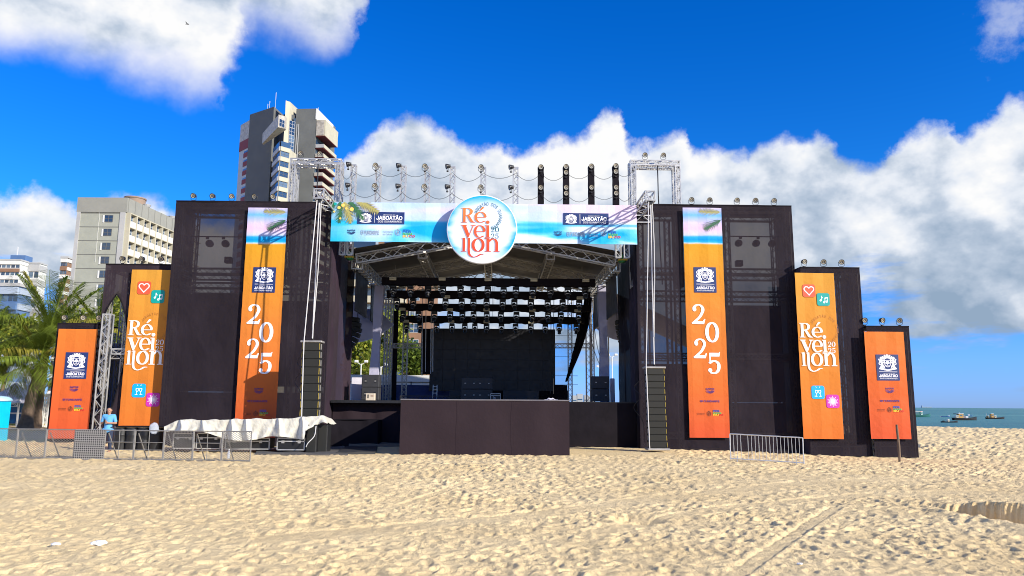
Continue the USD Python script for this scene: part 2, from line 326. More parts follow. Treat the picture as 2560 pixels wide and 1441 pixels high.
tag(usdkit.mesh(stage, '/World/sand', (v_, f_[:, ::1]), sand_mat, smooth=True), 'pale trampled beach sand covered with footprints and tyre tracks', 'sand', kind='structure')

sea = MB(); ys = np.concatenate([np.geomspace(60, 30000, 60)]); xs = np.array([-30000, -8000, -1500, -300, -100, 0, 60, 150, 400, 1500, 8000, 30000.0])
sx_, sy_ = np.meshgrid(xs, ys, indexing='ij'); sea.grid(np.stack([sx_, sy_, np.full(sx_.shape, -1.15)-0.0*sx_], -1))
g = Graph(); pos = g.n('geometry', 'position')
mp = g.n('mapping', 'vector', vector=pos, scale=(0.35, 1.0, 1.0))
h = g.m('add', g.noise(mp, 0.55, 5, 0.6), g.m('multiply', g.noise(mp, 0.09, 3, 0.5), 1.2))
pt = g.noise(g.n('mapping', 'vector', vector=pos, scale=(0.004, 0.02, 1.0)), 1.0, 4, 0.55)
c = g.ramp(pt, [(0.35, (0.035, 0.150, 0.165)), (0.5, (0.055, 0.20, 0.20)), (0.65, (0.10, 0.28, 0.25))])
nb = g.n('bump', 'normal', height=h, strength=1.0, distance=0.55)
sea_mat = g.make('/World/Looks/sea_water', surface=g.n('principled_bsdf', 'BSDF', base_color=c, roughness=0.42, specular_ior_level=0.16, normal=nb))
tag(usdkit.mesh(stage, '/World/sea', sea.mesh(), sea_mat), 'green blue choppy sea reaching the horizon', 'sea', kind='structure')
# ------------------------------------------------------------------ materials of the structure
M = {}
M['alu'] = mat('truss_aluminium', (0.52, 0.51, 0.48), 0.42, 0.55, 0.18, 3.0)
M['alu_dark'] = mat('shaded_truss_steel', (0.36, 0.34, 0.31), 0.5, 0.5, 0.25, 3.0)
M['blackcloth'] = mat('black_cloth', (0.013, 0.011, 0.014), 0.9, 0, 0.3, 1.2, 0.02, 3.0, 0.06)
M['skirt'] = mat('stage_skirt_cloth', (0.030, 0.021, 0.025), 0.95, 0, 0.10, 0.9, 0.012, 5.0, 0.05)
M['black'] = mat('black_paint', (0.015, 0.015, 0.016), 0.45, 0, 0.2, 8.0)
M['grille'] = mat('speaker_grille', (0.020, 0.020, 0.017), 0.7, 0.2, 0.4, 30.0)
M['yellow'] = mat('yellow_tape', (0.55, 0.40, 0.06), 0.6, 0, 0.3, 14.0)
M['lens'] = mat('lamp_glass', (0.50, 0.46, 0.36), 0.15, 0.2, 0.1, 20.0, spec=0.8)
M['lens_dark'] = mat('lamp_lens_dark', (0.05, 0.07, 0.09), 0.08, 0.3, 0.1, 20.0, spec=1.0)
M['white'] = mat('white_paint', (0.72, 0.72, 0.70), 0.55, 0, 0.08, 4.0)
M['whitecloth'] = mat('white_tent_cloth', (0.60, 0.58, 0.64), 0.8, 0, 0.08, 1.0, 0.01, 3.0)
g = Graph(); _d = g.n('principled_bsdf', 'BSDF', base_color=(.50, .50, .60), roughness=.8, specular_ior_level=.1); _t = g.n('translucent_bsdf', 'BSDF', color=(.60, .60, .68)); M['tentcloth'] = g.make('/World/Looks/translucent_tent_cloth', surface=g.n('mix_closure', 'closure', fac=.45, closure1=_d, closure2=_t))
M['rope'] = mat('grey_webbing', (0.55, 0.54, 0.52), 0.8, 0, 0.1, 9.0)
def scrim(name, col, fac):
    g = Graph(); pos = g.n('geometry', 'position')
    n1 = g.noise(g.n('mapping', 'vector', vector=pos, scale=(0.8, 0.8, 0.6)), 0.8, 4, 0.5)
    c = g.ramp(n1, [(0.3, tuple(x*0.82 for x in col)), (0.7, tuple(x*1.18 for x in col))])
    nb = g.n('bump', 'normal', height=g.noise(g.n('mapping', 'vector', vector=pos, scale=(1.0, 1.0, 0.65)), 1.3, 4, 0.5), strength=1.0, distance=0.11)
    d = g.n('principled_bsdf', 'BSDF', base_color=c, roughness=0.9, specular_ior_level=0.05, normal=nb)
    f = g.mr(g.noise(pos, 0.6, 3, 0.5), 0.3, 0.7, fac-0.035, fac+0.035)
    g2 = g.n('mix_closure', 'closure', fac=fac, closure1=g.n('transparent_bsdf', 'BSDF', color=(1, 1, 1)), closure2=d)
    return g.make('/World/Looks/'+name, surface=g2)
M['scrim'] = scrim('black_scrim_mesh', (0.023, 0.018, 0.023), 0.895)
M['scrim2'] = scrim('black_scrim_double', (0.034, 0.025, 0.032), 0.95)

def truss(mb, a, b, w=0.3, bay=None, ch=0.05, dg=0.026, up=(0, 0, 1)):
    a, b = np.array(a, float), np.array(b, float); t = b-a; L = np.linalg.norm(t); t /= L
    u = np.array(up, float)
    if abs(t@u) > 0.9: u = np.array([0, 1.0, 0])
    x = np.cross(t, u); x /= np.linalg.norm(x); y = np.cross(x, t); h = w/2-ch/2
    cs = [x*sx*h+y*sy*h for sx, sy in ((-1, -1), (1, -1), (1, 1), (-1, 1))]
    for c in cs: mb.bar(a+c, b+c, ch, ch, up=y)
    n = max(2, int(round(L/(bay or w*1.0))))
    for k in range(4):
        c0, c1 = cs[k], cs[(k+1) % 4]
        for i in range(n):
            p, q = a+t*(L*i/n), a+t*(L*(i+1)/n)
            s0, s1 = (c0, c1) if (i+k) % 2 == 0 else (c1, c0)
            mb.bar(p+s0, q+s1, dg, dg, up=y)
        for e in (a, b): mb.bar(e+c0+t*0.02*(1 if e is a else -1), e+c1+t*0.02*(1 if e is a else -1), ch*0.9, ch*0.9, up=t)
    return mb
def sheet(P0, U, V, nu, nv, wav=0.03, seed=1, nrm=(0, -1, 0), edge=True):
    """a hung cloth: grid from P0 along U and V (metre vectors) with soft folds"""
    uu, vv = np.meshgrid(np.linspace(0, 1, nu), np.linspace(0, 1, nv))
    P = np.array(P0)+uu[..., None]*np.array(U)+vv[..., None]*np.array(V)
    f = meshkit.fbm(np.stack([P[..., 0]*0.9+P[..., 1]*0.9, P[..., 2]*0.35, 0*uu+seed], -1), 3, seed)-0.5
    if edge: f = f*np.minimum(1, 6*np.minimum(uu, 1-uu)+0.15)
    return P+f[..., None]*wav*2*np.array(nrm)
def X_at(px, py, Y): return float(at(px, py, Y)[0])
def Z_at(px, py, Y): return float(at(px, py, Y)[2])
def gnd(x, y): return float(ground(x, y))

# ------------------------------------------------------------------ the six scrim-clad towers
YL3, YL2, YL1, YR3, YR2, YR1 = 35.6, 36.2, 36.25, 36.0, 35.4, 35.2
xl3a, xl3b = X_at(436, 560, YL3), X_at(829, 620, YL3); zl3 = Z_at(600, 503, YL3)
xl2a = X_at(262, 690, YL2); zl2 = Z_at(340, 660, YL2)
xl1a, xl1b = X_at(142, 830, YL1), X_at(243, 830, YL1); zl1 = Z_at(190, 808, YL1)
xr3a, xr3b = X_at(1591, 620, YR3), X_at(1981, 560, YR3); zr3 = Z_at(1790, 512, YR3)
xr2b = X_at(2150, 690, YR2); zr2 = Z_at(2080, 668, YR2)
xr1b = X_at(2274, 840, YR1); zr1 = Z_at(2220, 815, YR1)
def tower(label, X0, X1, Yf, dep, zt, posts, levels, back_to, hole=None, cats='stage tower', side_l=True, side_r=True, mid=None):
    z0 = min(gnd(X0, Yf), gnd(X1, Yf)); t = thing('scaffold_tower', label, cats, ((X0+X1)/2, Yf, z0))
    O = np.array([(X0+X1)/2, Yf, z0])
    def put(mb, name, m, **k): mb.v = [v-O for v in mb.v]; return mb.put(name, m, t, **k)
    yb = Yf+dep
    for x in posts:
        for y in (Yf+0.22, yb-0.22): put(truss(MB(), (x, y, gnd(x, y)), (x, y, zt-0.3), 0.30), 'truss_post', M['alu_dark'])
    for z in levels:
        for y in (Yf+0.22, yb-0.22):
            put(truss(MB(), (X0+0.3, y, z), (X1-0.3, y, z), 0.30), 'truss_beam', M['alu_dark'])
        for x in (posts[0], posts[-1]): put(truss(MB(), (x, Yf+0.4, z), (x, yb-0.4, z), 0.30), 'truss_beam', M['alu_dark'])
    # pipe with lamps hung inside comes separately; cloth:
    nu, nv = max(6, int((X1-X0)*4)), max(8, int((zt-z0)*3))
    if hole is None:
        put(MB().grid(sheet((X0, Yf, z0+0.02), (X1-X0, 0, 0), (0, 0, zt-z0-0.02), nu, nv, 0.035, 3)), 'front_scrim', M['scrim'], smooth=True)
    else:
        pl = sbox(X0, z0, X1, zt).difference(hole)
        mb = MB()
        v, f = trimesh.creation.triangulate_polygon(pl, engine='earcut'); mb.add(np.stack([v[:, 0], 0*v[:, 0]+Yf, v[:, 1]], 1), f)
        put(mb, 'front_scrim', M['scrim2'])
        ring = np.array(hole.exterior.coords)            # the torn edge, rolled back
        put(MB().tube(np.stack([ring[:, 0], 0*ring[:, 0]+Yf-0.02+0.03*np.sin(np.arange(len(ring))*1.7), ring[:, 1]], 1), 0.035, 6), 'torn_edge', M['blackcloth'])
    for on, x, nx in ((side_l, X0, -1), (side_r, X1, 1)):
        if on: put(MB().grid(sheet((x, Yf+0.01, z0+0.02), (0, dep, 0), (0, 0, zt-z0-0.02), 8, nv, 0.03, 5, (nx, 0, 0))), 'side_scrim', M['scrim2'], smooth=True)
    put(MB().box2((X0, Yf-0.015, zt-0.06), (X1, Yf+dep, zt)), 'top_hem', M['blackcloth'])
    for (a, b, c, d) in back_to:
        put(MB().grid(sheet((a, yb-0.5, c), (b-a, 0, 0), (0, 0, d-c), 10, 12, 0.05, 8)), 'backing_cloth', M['blackcloth'], smooth=True)
    return t
def X3(px, py): return X_at(px, py, YR3)
bl = X_at(612, 700, YL3)
tower('tall left stage tower clad in black scrim with the sky topped 2025 banner', xl3a, xl3b, YL3, 2.3, zl3,
      [xl3a+0.2, X_at(612, 800, YL3)-0.12, X_at(722, 800, YL3)+0.1, xl3b-0.2], [zl3-0.2, Z_at(500, 676, YL3), Z_at(500, 712, YL3), Z_at(500, 1060, YL3)],
      [(xl3a+0.15, bl-0.1, Z_at(500, 978, YL3), Z_at(500, 722, YL3)), (xl3a+0.1, xl3b-0.1, 0.1, Z_at(500, 978, YL3)-0.03), (bl+0.2, xl3b-0.2, Z_at(700, 965, YL3), Z_at(700, 740, YL3))])
def eye(xc, zc, w, h, n=28):
    a = np.linspace(0, 2*math.pi, n, endpoint=False)
    return Polygon(np.stack([xc+w*np.sign(np.cos(a))*np.abs(np.cos(a))**1.35*(1+0.12*np.sin(3*a)), zc+h*np.sin(a)], 1))
hx, hz = X_at(279, 890, YL2), Z_at(279, 885, YL2)
tower('medium left stage tower with a torn eye-shaped opening in its scrim', xl2a, xl3a-0.03, YL2, 2.0, zl2,
      [xl2a+0.2, X_at(320, 800, YL2)-0.1, xl3a-0.25], [zl2-0.2, Z_at(300, 890, YL2)], [(X_at(330, 900, YL2), xl3a-0.05, 0.1, zl2-0.6)],
      hole=eye(hx, hz, 0.66, 2.9), side_l=False)
tower('small left stage tower at the far left with the low orange banner', xl1a, xl1b, YL1, 2.0, zl1, [xl1a+0.2, xl1b-0.2], [zl1-0.2, Z_at(190, 1060, YL1)],
      [(xl1a+0.1, xl1b-0.1, 0.1, zl1-0.4)], side_r=False)
br = X_at(1828, 700, YR3)
tower('tall right stage tower clad in black scrim with the sky topped 2025 banner', xr3a, xr3b, YR3, 2.3, zr3,
      [xr3a+0.25, X3(1700, 800)-0.05, X3(1828, 800)-0.0, xr3b-0.2], [zr3-0.2, Z_at(1700, 676, YR3), Z_at(1900, 735, YR3), Z_at(1700, 890, YR3), Z_at(1700, 1090, YR3)],
      [(X3(1842, 800), xr3b-0.1, Z_at(1900, 1006, YR3), Z_at(1900, 752, YR3)), (xr3a+0.1, xr3b-0.1, -0.1, Z_at(1900, 1006, YR3)-0.03), (xr3a+0.2, br-0.3, Z_at(1650, 1010, YR3), Z_at(1650, 905, YR3))])
tower('medium right stage tower with open bays beside its orange banner', xr3b+0.03, xr2b, YR2, 2.0, zr2, [xr3b+0.25, X_at(2098, 800, YR2), xr2b-0.2], [zr2-0.2, Z_at(2110, 885, YR2), Z_at(2050, 1110, YR2)],
      [(xr3b+0.1, xr2b-0.1, -0.35, Z_at(2050, 1090, YR2)), (xr3b+0.1, X_at(2090, 900, YR2), 0.4, zr2-0.5)], side_l=True)
tower('small right stage tower at the seaward end with the low orange banner', xr2b+0.03, xr1b, YR1, 1.8, zr1, [xr2b+0.25, xr1b-0.2], [zr1-0.2, Z_at(2200, 1110, YR1)],
      [(xr2b+0.15, xr1b-0.1, -0.4, zr1-0.4)], side_l=False)
# bare post, cables and pale cloth seen through the torn opening
px_ = X_at(261, 900, 36.05)
t = thing('truss_post', 'bare pale truss post with clamps seen between the two small left towers', 'truss post', (px_, 36.05, gnd(px_, 36.05)))
truss(MB(), (0, 0, 0), (0, 0, Z_at(262, 790, 36.05)), 0.40).put('truss', M['alu'], t)
for zz in (2.1, 4.0, 5.6): MB().bev((0.28, -0.15, zz), (0.06, 0.06, 0.9), 0.01).put('clamp_bar', M['black'], t)
truss(MB(), (0.2, .25, 4.35), (0.85, .35, 4.35), 0.3).put('cross_truss', M['alu'], t)
MB().grid(sheet((X_at(268, 900, 38.4), 38.35, 0.3), (1.75, 0, 0), (0, 0, 4.7), 8, 14, 0.1, 4)).put('tent_wall', mat('lavender_tent_cloth', (0.42, 0.46, 0.74), 0.8, 0, 0.1, 1.0), label='lavender blue tent wall behind the torn tower scrim', cat='tent wall', smooth=True)
# inner return walls of the two tall towers beside the stage mouth
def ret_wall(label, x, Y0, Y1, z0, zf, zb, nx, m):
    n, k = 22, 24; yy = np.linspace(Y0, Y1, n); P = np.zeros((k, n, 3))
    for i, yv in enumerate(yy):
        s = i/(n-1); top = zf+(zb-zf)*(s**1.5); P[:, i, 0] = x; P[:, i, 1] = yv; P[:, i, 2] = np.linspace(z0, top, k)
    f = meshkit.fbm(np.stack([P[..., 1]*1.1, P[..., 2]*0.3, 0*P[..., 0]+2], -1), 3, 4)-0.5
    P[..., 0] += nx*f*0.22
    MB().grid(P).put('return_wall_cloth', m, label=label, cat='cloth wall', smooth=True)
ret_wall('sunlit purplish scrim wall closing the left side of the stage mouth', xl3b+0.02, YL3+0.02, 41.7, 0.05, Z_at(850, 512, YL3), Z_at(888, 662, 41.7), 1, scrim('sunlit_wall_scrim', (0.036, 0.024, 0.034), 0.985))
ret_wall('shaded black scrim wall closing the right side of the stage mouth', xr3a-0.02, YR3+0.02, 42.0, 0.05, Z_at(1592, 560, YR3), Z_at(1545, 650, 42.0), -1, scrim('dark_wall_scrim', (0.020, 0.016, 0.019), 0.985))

# ------------------------------------------------------------------ lamps: one floodlight prototype, then copies
def flood_parts(t):
    MB().bev((0, 0, 0.03), (0.10, 0.10, 0.06), 0.012).put('clamp', M['black'], t)
    y = MB().tube([(-0.138, 0, 0.29), (-0.138, 0, 0.12), (-0.08, 0, 0.06), (0.08, 0, 0.06), (0.138, 0, 0.12), (0.138, 0, 0.29)], 0.012, 6); y.put('yoke', M['black'], t)
    h = MB().lathe([(0.0, 0.16), (0.08, 0.155), (0.12, 0.10), (0.145, 0.0), (0.165, -0.09), (0.165, -0.12), (0.14, -0.12), (0.135, -0.09)], (0, 0, 0), 'y', 16)
    for k in range(4): h.box((0, 0.16, -0.075+0.05*k), (0.17, 0.05, 0.012))
    l = MB().lathe([(0.0, -0.075), (0.06, -0.085), (0.135, -0.09)], (0, 0, 0), 'y', 16)
    r = MB().lathe([(0.045, -0.096), (0.055, -0.10), (0.07, -0.10), (0.08, -0.094)], (0, 0, 0), 'y', 16)
    c, s = math.cos(0.2), math.sin(0.2); R = np.array([[1, 0, 0], [0, c, -s], [0, s, c]])
    for mb, nm, mm in ((h, 'housing', M['black']), (l, 'lens', M['lens']), (r, 'lens_ring', M['black'])):
        mb.v = [v@R.T*0.8+np.array([0, 0, 0.29]) for v in mb.v]; mb.put(nm, mm, t, smooth=40)
FLOOD = None
ORD = ['first', 'second', 'third', 'fourth', 'fifth', 'sixth', 'seventh', 'eighth', 'ninth', 'tenth', 'eleventh', 'twelfth', 'thirteenth', 'fourteenth']
def flood(loc, label, rz=0.0, group='floodlights on the stage towers'):
    global FLOOD
    if FLOOD is None:
        FLOOD = thing('floodlight', label, 'floodlight', loc, rz, group); flood_parts(FLOOD)
    else: copy_thing(FLOOD, label, loc, rz, group)
def row(pxs, py, Y, zt, where):
    for i, p in enumerate(pxs):
        flood((X_at(p, py, Y), Y+0.2, zt+0.002), f'round black floodlight standing {ORD[i]} from the left on top of the {where}', random.uniform(-0.25, 0.25))
row([480, 528, 576, 634, 680], 495, YL3, zl3, 'tall left tower')
row([1731, 1777, 1845, 1892, 1938], 500, YR3, zr3, 'tall right tower')
row([302, 351, 399], 650, YL2, zl2, 'medium left tower')
row([2014, 2063, 2108], 660, YR2, zr2, 'medium right tower')
row([156, 203, 243], 798, YL1, zl1, 'small left tower')
row([2166, 2210, 2254], 806, YR1, zr1, 'small right tower')
# lamps hung on pipes inside the tall towers, behind the scrim
for nm, pxs, py, Y, x0, x1, side in (('left', [470, 520, 560], 600, YL3, xl3a, bl, 'left'), ('right', [1850, 1894, 1934], 600, YR3, br, xr3b, 'right')):
    zz = Z_at(pxs[1], 592, Y+0.5)
    MB().tube([(x0+0.1, Y+0.5, zz), (x1-0.1, Y+0.5, zz)], 0.03, 6).put('lamp_pipe', M['black'], label=f'thin black pipe carrying lamps behind the scrim of the tall {side} tower', cat='pipe')
    for i, p in enumerate(pxs):
        x = X_at(p, py, Y+0.5)
        t = thing('hung_lamp', f'dark stage lamp bulging the scrim, {ORD[i]} of three hung inside the tall {side} tower', 'stage lamp', (x, Y+0.42, zz), 0, 'lamps behind the tower scrim')
        MB().bev((0, 0, -0.08), (0.14, 0.1, 0.14), 0.02).put('clamp', M['black'], t)
        MB().lathe([(0, -0.0), (0.16, 0.02), (0.19, 0.12), (0.15, 0.34), (0.07, 0.42), (0, 0.42)], (0, 0.16, -0.30), 'y', 12).put('housing', M['black'], t, smooth=40)
for nm, pts in (('left', [(573, 652, YL3), (448, 655, YL3)]), ('right', [(1846, 660, YR3), (1964, 662, YR3)])):
    for i, (p, q, Y) in enumerate(pts):
        x, z = X_at(p, q, Y+0.3), Z_at(p, q, Y+0.3)
        t = thing('control_box', f'black equipment box on the {"inner" if i == 0 else "outer"} end of the upper beam in the tall {nm} tower', 'equipment box', (x, Y+0.22, z-0.15), 0, 'boxes on the tower beams')
        MB().bev((0, 0, 0.15), (0.34, 0.3, 0.3), 0.02).put('case', M['black'], t); MB().box((0, -0.155, 0.15), (0.14, 0.01, 0.05)).put('label_plate', M['lens'], t)

# ------------------------------------------------------------------ goal-post trusses, outriggers, the header truss and its posts
def goal(side, pxl, pxr, ytop, Y):
    x0, x1 = X_at(pxl, 460, Y), X_at(pxr, 460, Y); zt = Z_at((pxl+pxr)/2, ytop, Y); zb = 8.0
    t = thing('goal_post_truss', f'square silver truss gantry rising above the tall {side} tower', 'truss gantry', (x0, Y, zb))
    for x in (0, x1-x0):
        for dy in (0, 0.55): truss(MB(), (x, dy, 0), (x, dy, zt-zb-0.3), 0.30).put('truss_post', M['alu'], t)
    for dy in (0, 0.55): truss(MB(), (-0.15, dy, zt-zb-0.15), (x1-x0+0.15, dy, zt-zb-0.15), 0.30).put('truss_beam', M['alu'], t)
    MB().tube([(0.55*(x1-x0), -0.05, zt-zb-0.3), (0.56*(x1-x0), -0.1, 2.0), (0.58*(x1-x0), -0.2, 0.1)], 0.03, 6).put('cable', M['black'], t)
    for i, p in enumerate(([752, 800] if side == 'left' else [1612, 1658])):
        flood((X_at(p, 390, Y), Y, zt+0.002), f'round floodlight on the {"left" if i == 0 else "right"} half of the beam of the {side} truss gantry', 0, 'floodlights on the truss gantries')
goal('left', 731, 845, 398, 37.2); goal('right', 1583, 1694, 402, 37.2)
OUT = {}
for side, px, py, Y in (('left', 797, 484, 33.2), ('right', 1626, 489, 33.2)):
    x, z = X_at(px, py, Y), Z_at(px, py, Y); OUT[side] = (x, Y, z)
    t = thing('outrigger_truss', f'short silver outrigger truss with a pulley sticking out of the tall {side} tower', 'truss arm', (x, Y, z))
    truss(MB(), (0, 0, 0), (0, 4.6, 0), 0.50, 0.5, 0.06, 0.03).put('truss', M['alu'], t)
    MB().lathe([(0.03, -0.05), (0.13, -0.05), (0.10, 0), (0.13, 0.05), (0.03, 0.05)], (0, 0.1, -0.30), 'y', 14).put('pulley', M['black'], t, smooth=40)
    MB().bar((-0.2, 0.1, 0.22), (0, 0.1, -0.2), 0.05).bar((0.2, 0.1, 0.22), (0, 0.1, -0.2), 0.05).put('hanger', M['alu'], t)
YH = 35.4
hz0, hz1 = Z_at(1210, 607, YH), Z_at(1210, 511, YH)
xh0, xh1 = X_at(827, 556, YH), X_at(1592, 560, YH)
t = thing('header_truss', 'long silver truss behind the printed header banner', 'truss', (xh0, 36.1, (hz0+hz1)/2+0.45))
truss(MB(), (-0.4, 0, 0), (xh1-xh0+0.8, 0, 0), 0.40, 0.4).put('truss', M['alu'], t)
for x in (X_at(876, 610, 36.5)-xh0, X_at(1545, 615, 36.5)-xh0, X_at(862, 610, 36.5)-xh0-0.1, X_at(1566, 615, 36.5)-xh0): truss(MB(), (x, 0.4, -1.9), (x, 0.4, 0.2), 0.3).put('truss_post', M['alu'], t)
zp = (hz0+hz1)/2+0.65
pp = [883, 945, 1008, 1068, 1131, 1208, 1289, 1352, 1415, 1478, 1539]; pt_ = [413, 416, 416, 418, 418, 420, 420, 420, 419, 418, 417]
tops = []
for i, (p, q) in enumerate(zip(pp, pt_)):
    x, zt = X_at(p, 460, 36.2), Z_at(p, q, 36.2); tops.append((x, zt)); wrapped = i >= 7
    t = thing('lighting_post', (f'slim silver truss post standing {ORD[i]} from the left above the header banner' if not wrapped else f'slim black cloth wrapped post standing {ORD[i]} from the left above the header banner'), 'lighting post', (x, 36.2, zp), 0, 'posts above the header banner')
    if wrapped:
        MB().grid(np.array([[(sx*0.15*(1+0.1*math.sin(k*2.1+a)), sy*0.15, zz) for sx, sy in ((-1, -1), (1, -1), (1, 1), (-1, 1), (-1, -1))] for k, (zz, a) in enumerate(zip(np.linspace(0, zt-zp, 12), np.arange(12)))])).box((0, 0, zt-zp), (0.28, 0.28, 0.03)).put('cloth_wrap', M['blackcloth'], t)
    else: truss(MB(), (0, 0, 0), (0, 0, zt-zp), 0.29, 0.30, 0.06, 0.034).put('truss', M['alu'], t)
    for lev, zz in (('top', zt-0.32), ('middle', (zt+zp)/2-0.15)):
        o = 'silver' if not wrapped else 'black'
        for j in ((0, 1) if (wrapped and i in (8, 10)) else (0,)):
            face = (i % 2 == 1) or wrapped
            flood((x+(-0.02 if face and wrapped else -0.24 if not face else -0.12), 36.2-0.2, zz-0.30*j), f'floodlight at the {lev}{" lower side" if j else ""} of the {ORD[i]} {o} post above the header', (0.1 if face else -1.25), 'lamps on the posts above the header')
for lev, fz in (('upper', lambda x, zt: zt-0.35), ('lower', lambda x, zt: (zt+zp)/2-0.2)):
    pts = []
    allp = [(X_at(852, 480, 36.2), tops[0][1])]+tops+[(X_at(1578, 450, 36.2), tops[-1][1])]
    for (xa, za), (xb, zb) in zip(allp[:-1], allp[1:]):
        sag = random.uniform(0.22, 0.5)
        for s in np.linspace(0, 1, 9)[:-1]: pts.append((xa+(xb-xa)*s, 36.0, fz(0, za)*(1-s)+fz(0, zb)*s-4*sag*s*(1-s)))
    pts.append((allp[-1][0], 36.0, fz(0, allp[-1][1])))
    MB().tube(pts, 0.011, 4).put('festoon_cable', M['black'], label=f'{lev} thin black cable sagging from post to post above the header', cat='cable')
# ------------------------------------------------------------------ lettering and emblems as shapely shapes
def ell(rx, ry, n=14):
    a = np.arange(n)/n*2*math.pi; return np.stack([rx*np.cos(a), ry*np.sin(a)], 1)
def pen(pts, rx, ry):
    """a broad-nib stroke: wide on upright runs, hair-thin on level ones"""
    pts = np.asarray(pts, float); e = ell(rx, ry); out = []
    for a, b in zip(pts[:-1], pts[1:]): out.append(shapely.MultiPoint(np.vstack([e+a, e+b])).convex_hull)
    return unary_union(out)
def arc(cx, cy, rx, ry, a0, a1, n=24):
    a = np.radians(np.linspace(a0, a1, n)); return np.stack([cx+rx*np.cos(a), cy+ry*np.sin(a)], 1)
def sp(pts, n=10):
    p = np.asarray(pts, float); q = np.vstack([2*p[0]-p[1], p, 2*p[-1]-p[-2]]); out = []
    for i in range(1, len(q)-2):
        for t in np.linspace(0, 1, n, endpoint=False):
            out.append(0.5*((2*q[i])+(-q[i-1]+q[i+1])*t+(2*q[i-1]-5*q[i]+4*q[i+1]-q[i+2])*t*t+(-q[i-1]+3*q[i]-3*q[i+1]+q[i+2])*t**3))
    return np.vstack(out+[p[-1]])
def serif(x0, x1, y, h=0.035): return sbox(x0, y, x1, y+h)
U_ = unary_union
GL = {}
GL['0'] = pen(arc(.36, .5, .27, .475, 0, 360, 40), .075, .02)
GL['2'] = U_([Point(.15, .74).buffer(.085), pen(np.vstack([arc(.35, .73, .24, .25, 165, -20, 26), sp([(.57, .62), (.42, .36), (.2, .16), (.06, .04)])]), .066, .018), Polygon([(.03, 0), (.62, 0), (.69, .24), (.655, .24), (.58, .13), (.13, .13)])])
GL['5'] = U_([Polygon([(.13, 1), (.60, 1.0), (.64, 1.05), (.60, .85), (.13, .85)]), sbox(.12, .5, .16, 1), pen(sp([(.14, .53), (.25, .61), (.38, .62), (.53, .52), (.57, .33), (.5, .12), (.34, .02), (.18, .05)]), .068, .02), Point(.13, .17).buffer(.085)])
GL['R'] = U_([sbox(.10, 0, .27, 1), serif(0, .37, 0), serif(0, .3, .965), pen(sp([(.25, .975), (.45, .97), (.60, .86), (.62, .72), (.53, .56), (.27, .49)]), .085, .022), Polygon([(.33, .49), (.50, .49), (.72, .10), (.80, .035), (.88, .03), (.88, 0), (.64, 0), (.55, .07)])])
GL['e'] = U_([pen(np.vstack([arc(.32, .36, .25, .345, 4, 300, 40), [(.52, .10)]]), .07, .018), sbox(.10, .335, .60, .375)])
GL['é'] = U_([GL['e'], Polygon([(.26, .80), (.33, .80), (.53, 1.02), (.40, 1.06)])])
GL['v'] = U_([Polygon([(.03, .72), (.22, .72), (.42, .17), (.36, 0), (.30, 0)]), Polygon([(.34, 0), (.37, 0), (.64, .72), (.59, .72)]), serif(-.02, .29, .69), serif(.48, .74, .69)])
GL['i'] = U_([sbox(.07, 0, .22, .72), serif(0, .30, 0), serif(-.01, .2, .69), Point(.145, .90).buffer(.10)])
GL['l'] = U_([sbox(.08, 0, .22, 1), serif(0, .30, 0), Polygon([(-.02, .97), (.10, .97), (.22, 1), (.22, .9), (.05, .94)])])
GL['L'] = U_([Polygon([(-.02, .97), (.10, .97), (.22, 1), (.22, .9), (.05, .94)]), pen(sp([(.15, .98), (.15, .5), (.15, .05), (.22, -.25), (.42, -.40), (.66, -.33), (.83, -.20), (.97, -.19)]), .07, .022)])
GL['o'] = pen(arc(.34, .36, .25, .345, 0, 360, 40), .075, .018)
GL['n'] = U_([sbox(.08, 0, .23, .72), serif(0, .31, 0), serif(-.02, .2, .69), pen(sp([(.2, .55), (.34, .68), (.50, .67), (.585, .5), (.59, .25), (.59, .03)]), .07, .02), serif(.44, .74, 0)])
def place(gl, x, y, h, w=None):                    # glyph with its foot at (x, y), capitals h tall (y up)
    return affinity.translate(affinity.scale(GL[gl], w or h, h, origin=(0, 0)), x, y)
def reveillon():
    """the three-line wordmark in a frame 100 wide, y down from the top as negative"""
    S = [place('R', 0, -41, 39, 42), place('é', 34, -41, 40, 50), place('v', 1, -81, 46, 50), place('e', 33, -81, 46, 48), place('i', 62, -81, 46, 48),
         place('l', 1, -118, 36, 44), place('L', 14, -118, 36, 44), place('o', 27, -118, 49, 52), place('n', 62, -118, 49, 52)]
    return U_(S), U_([place('2', 77, -66, 13.5, 14), place('0', 88, -66, 13.5, 15), place('2', 77, -83, 13.5, 14), place('5', 88, -83, 13.5, 15)])
WORD, YEAR = reveillon()
def sans(text, h, bold=False):
    from PIL import Image, ImageDraw, ImageFont
    import glob
    font = ImageFont.truetype(glob.glob('/opt/blender-*/*/datafiles/fonts/Inter.woff2')[0], 64)
    x0, y0, x1, y1 = font.getbbox(text, anchor='ls', stroke_width=2*bold)
    im = Image.new('L', (x1-x0+8, y1-y0+8)); ImageDraw.Draw(im).text((4-x0, 4-y0), text, 255, font, anchor='ls', stroke_width=2*bold)
    on = np.pad(np.asarray(im) > 127, ((0, 0), (1, 1))).astype(np.int8)
    r, s = np.nonzero(np.diff(on, axis=1) == 1); e = np.nonzero(np.diff(on, axis=1) == -1)[1]
    sh = unary_union(list(shapely.box(s, -r-1, e, -r))).buffer(0.6).buffer(-0.6).simplify(0.8)
    k = h/46.6; return affinity.affine_transform(sh, [k, 0, 0, k, (x0-4)*k*0, (4-y0)*k])
SC = {}
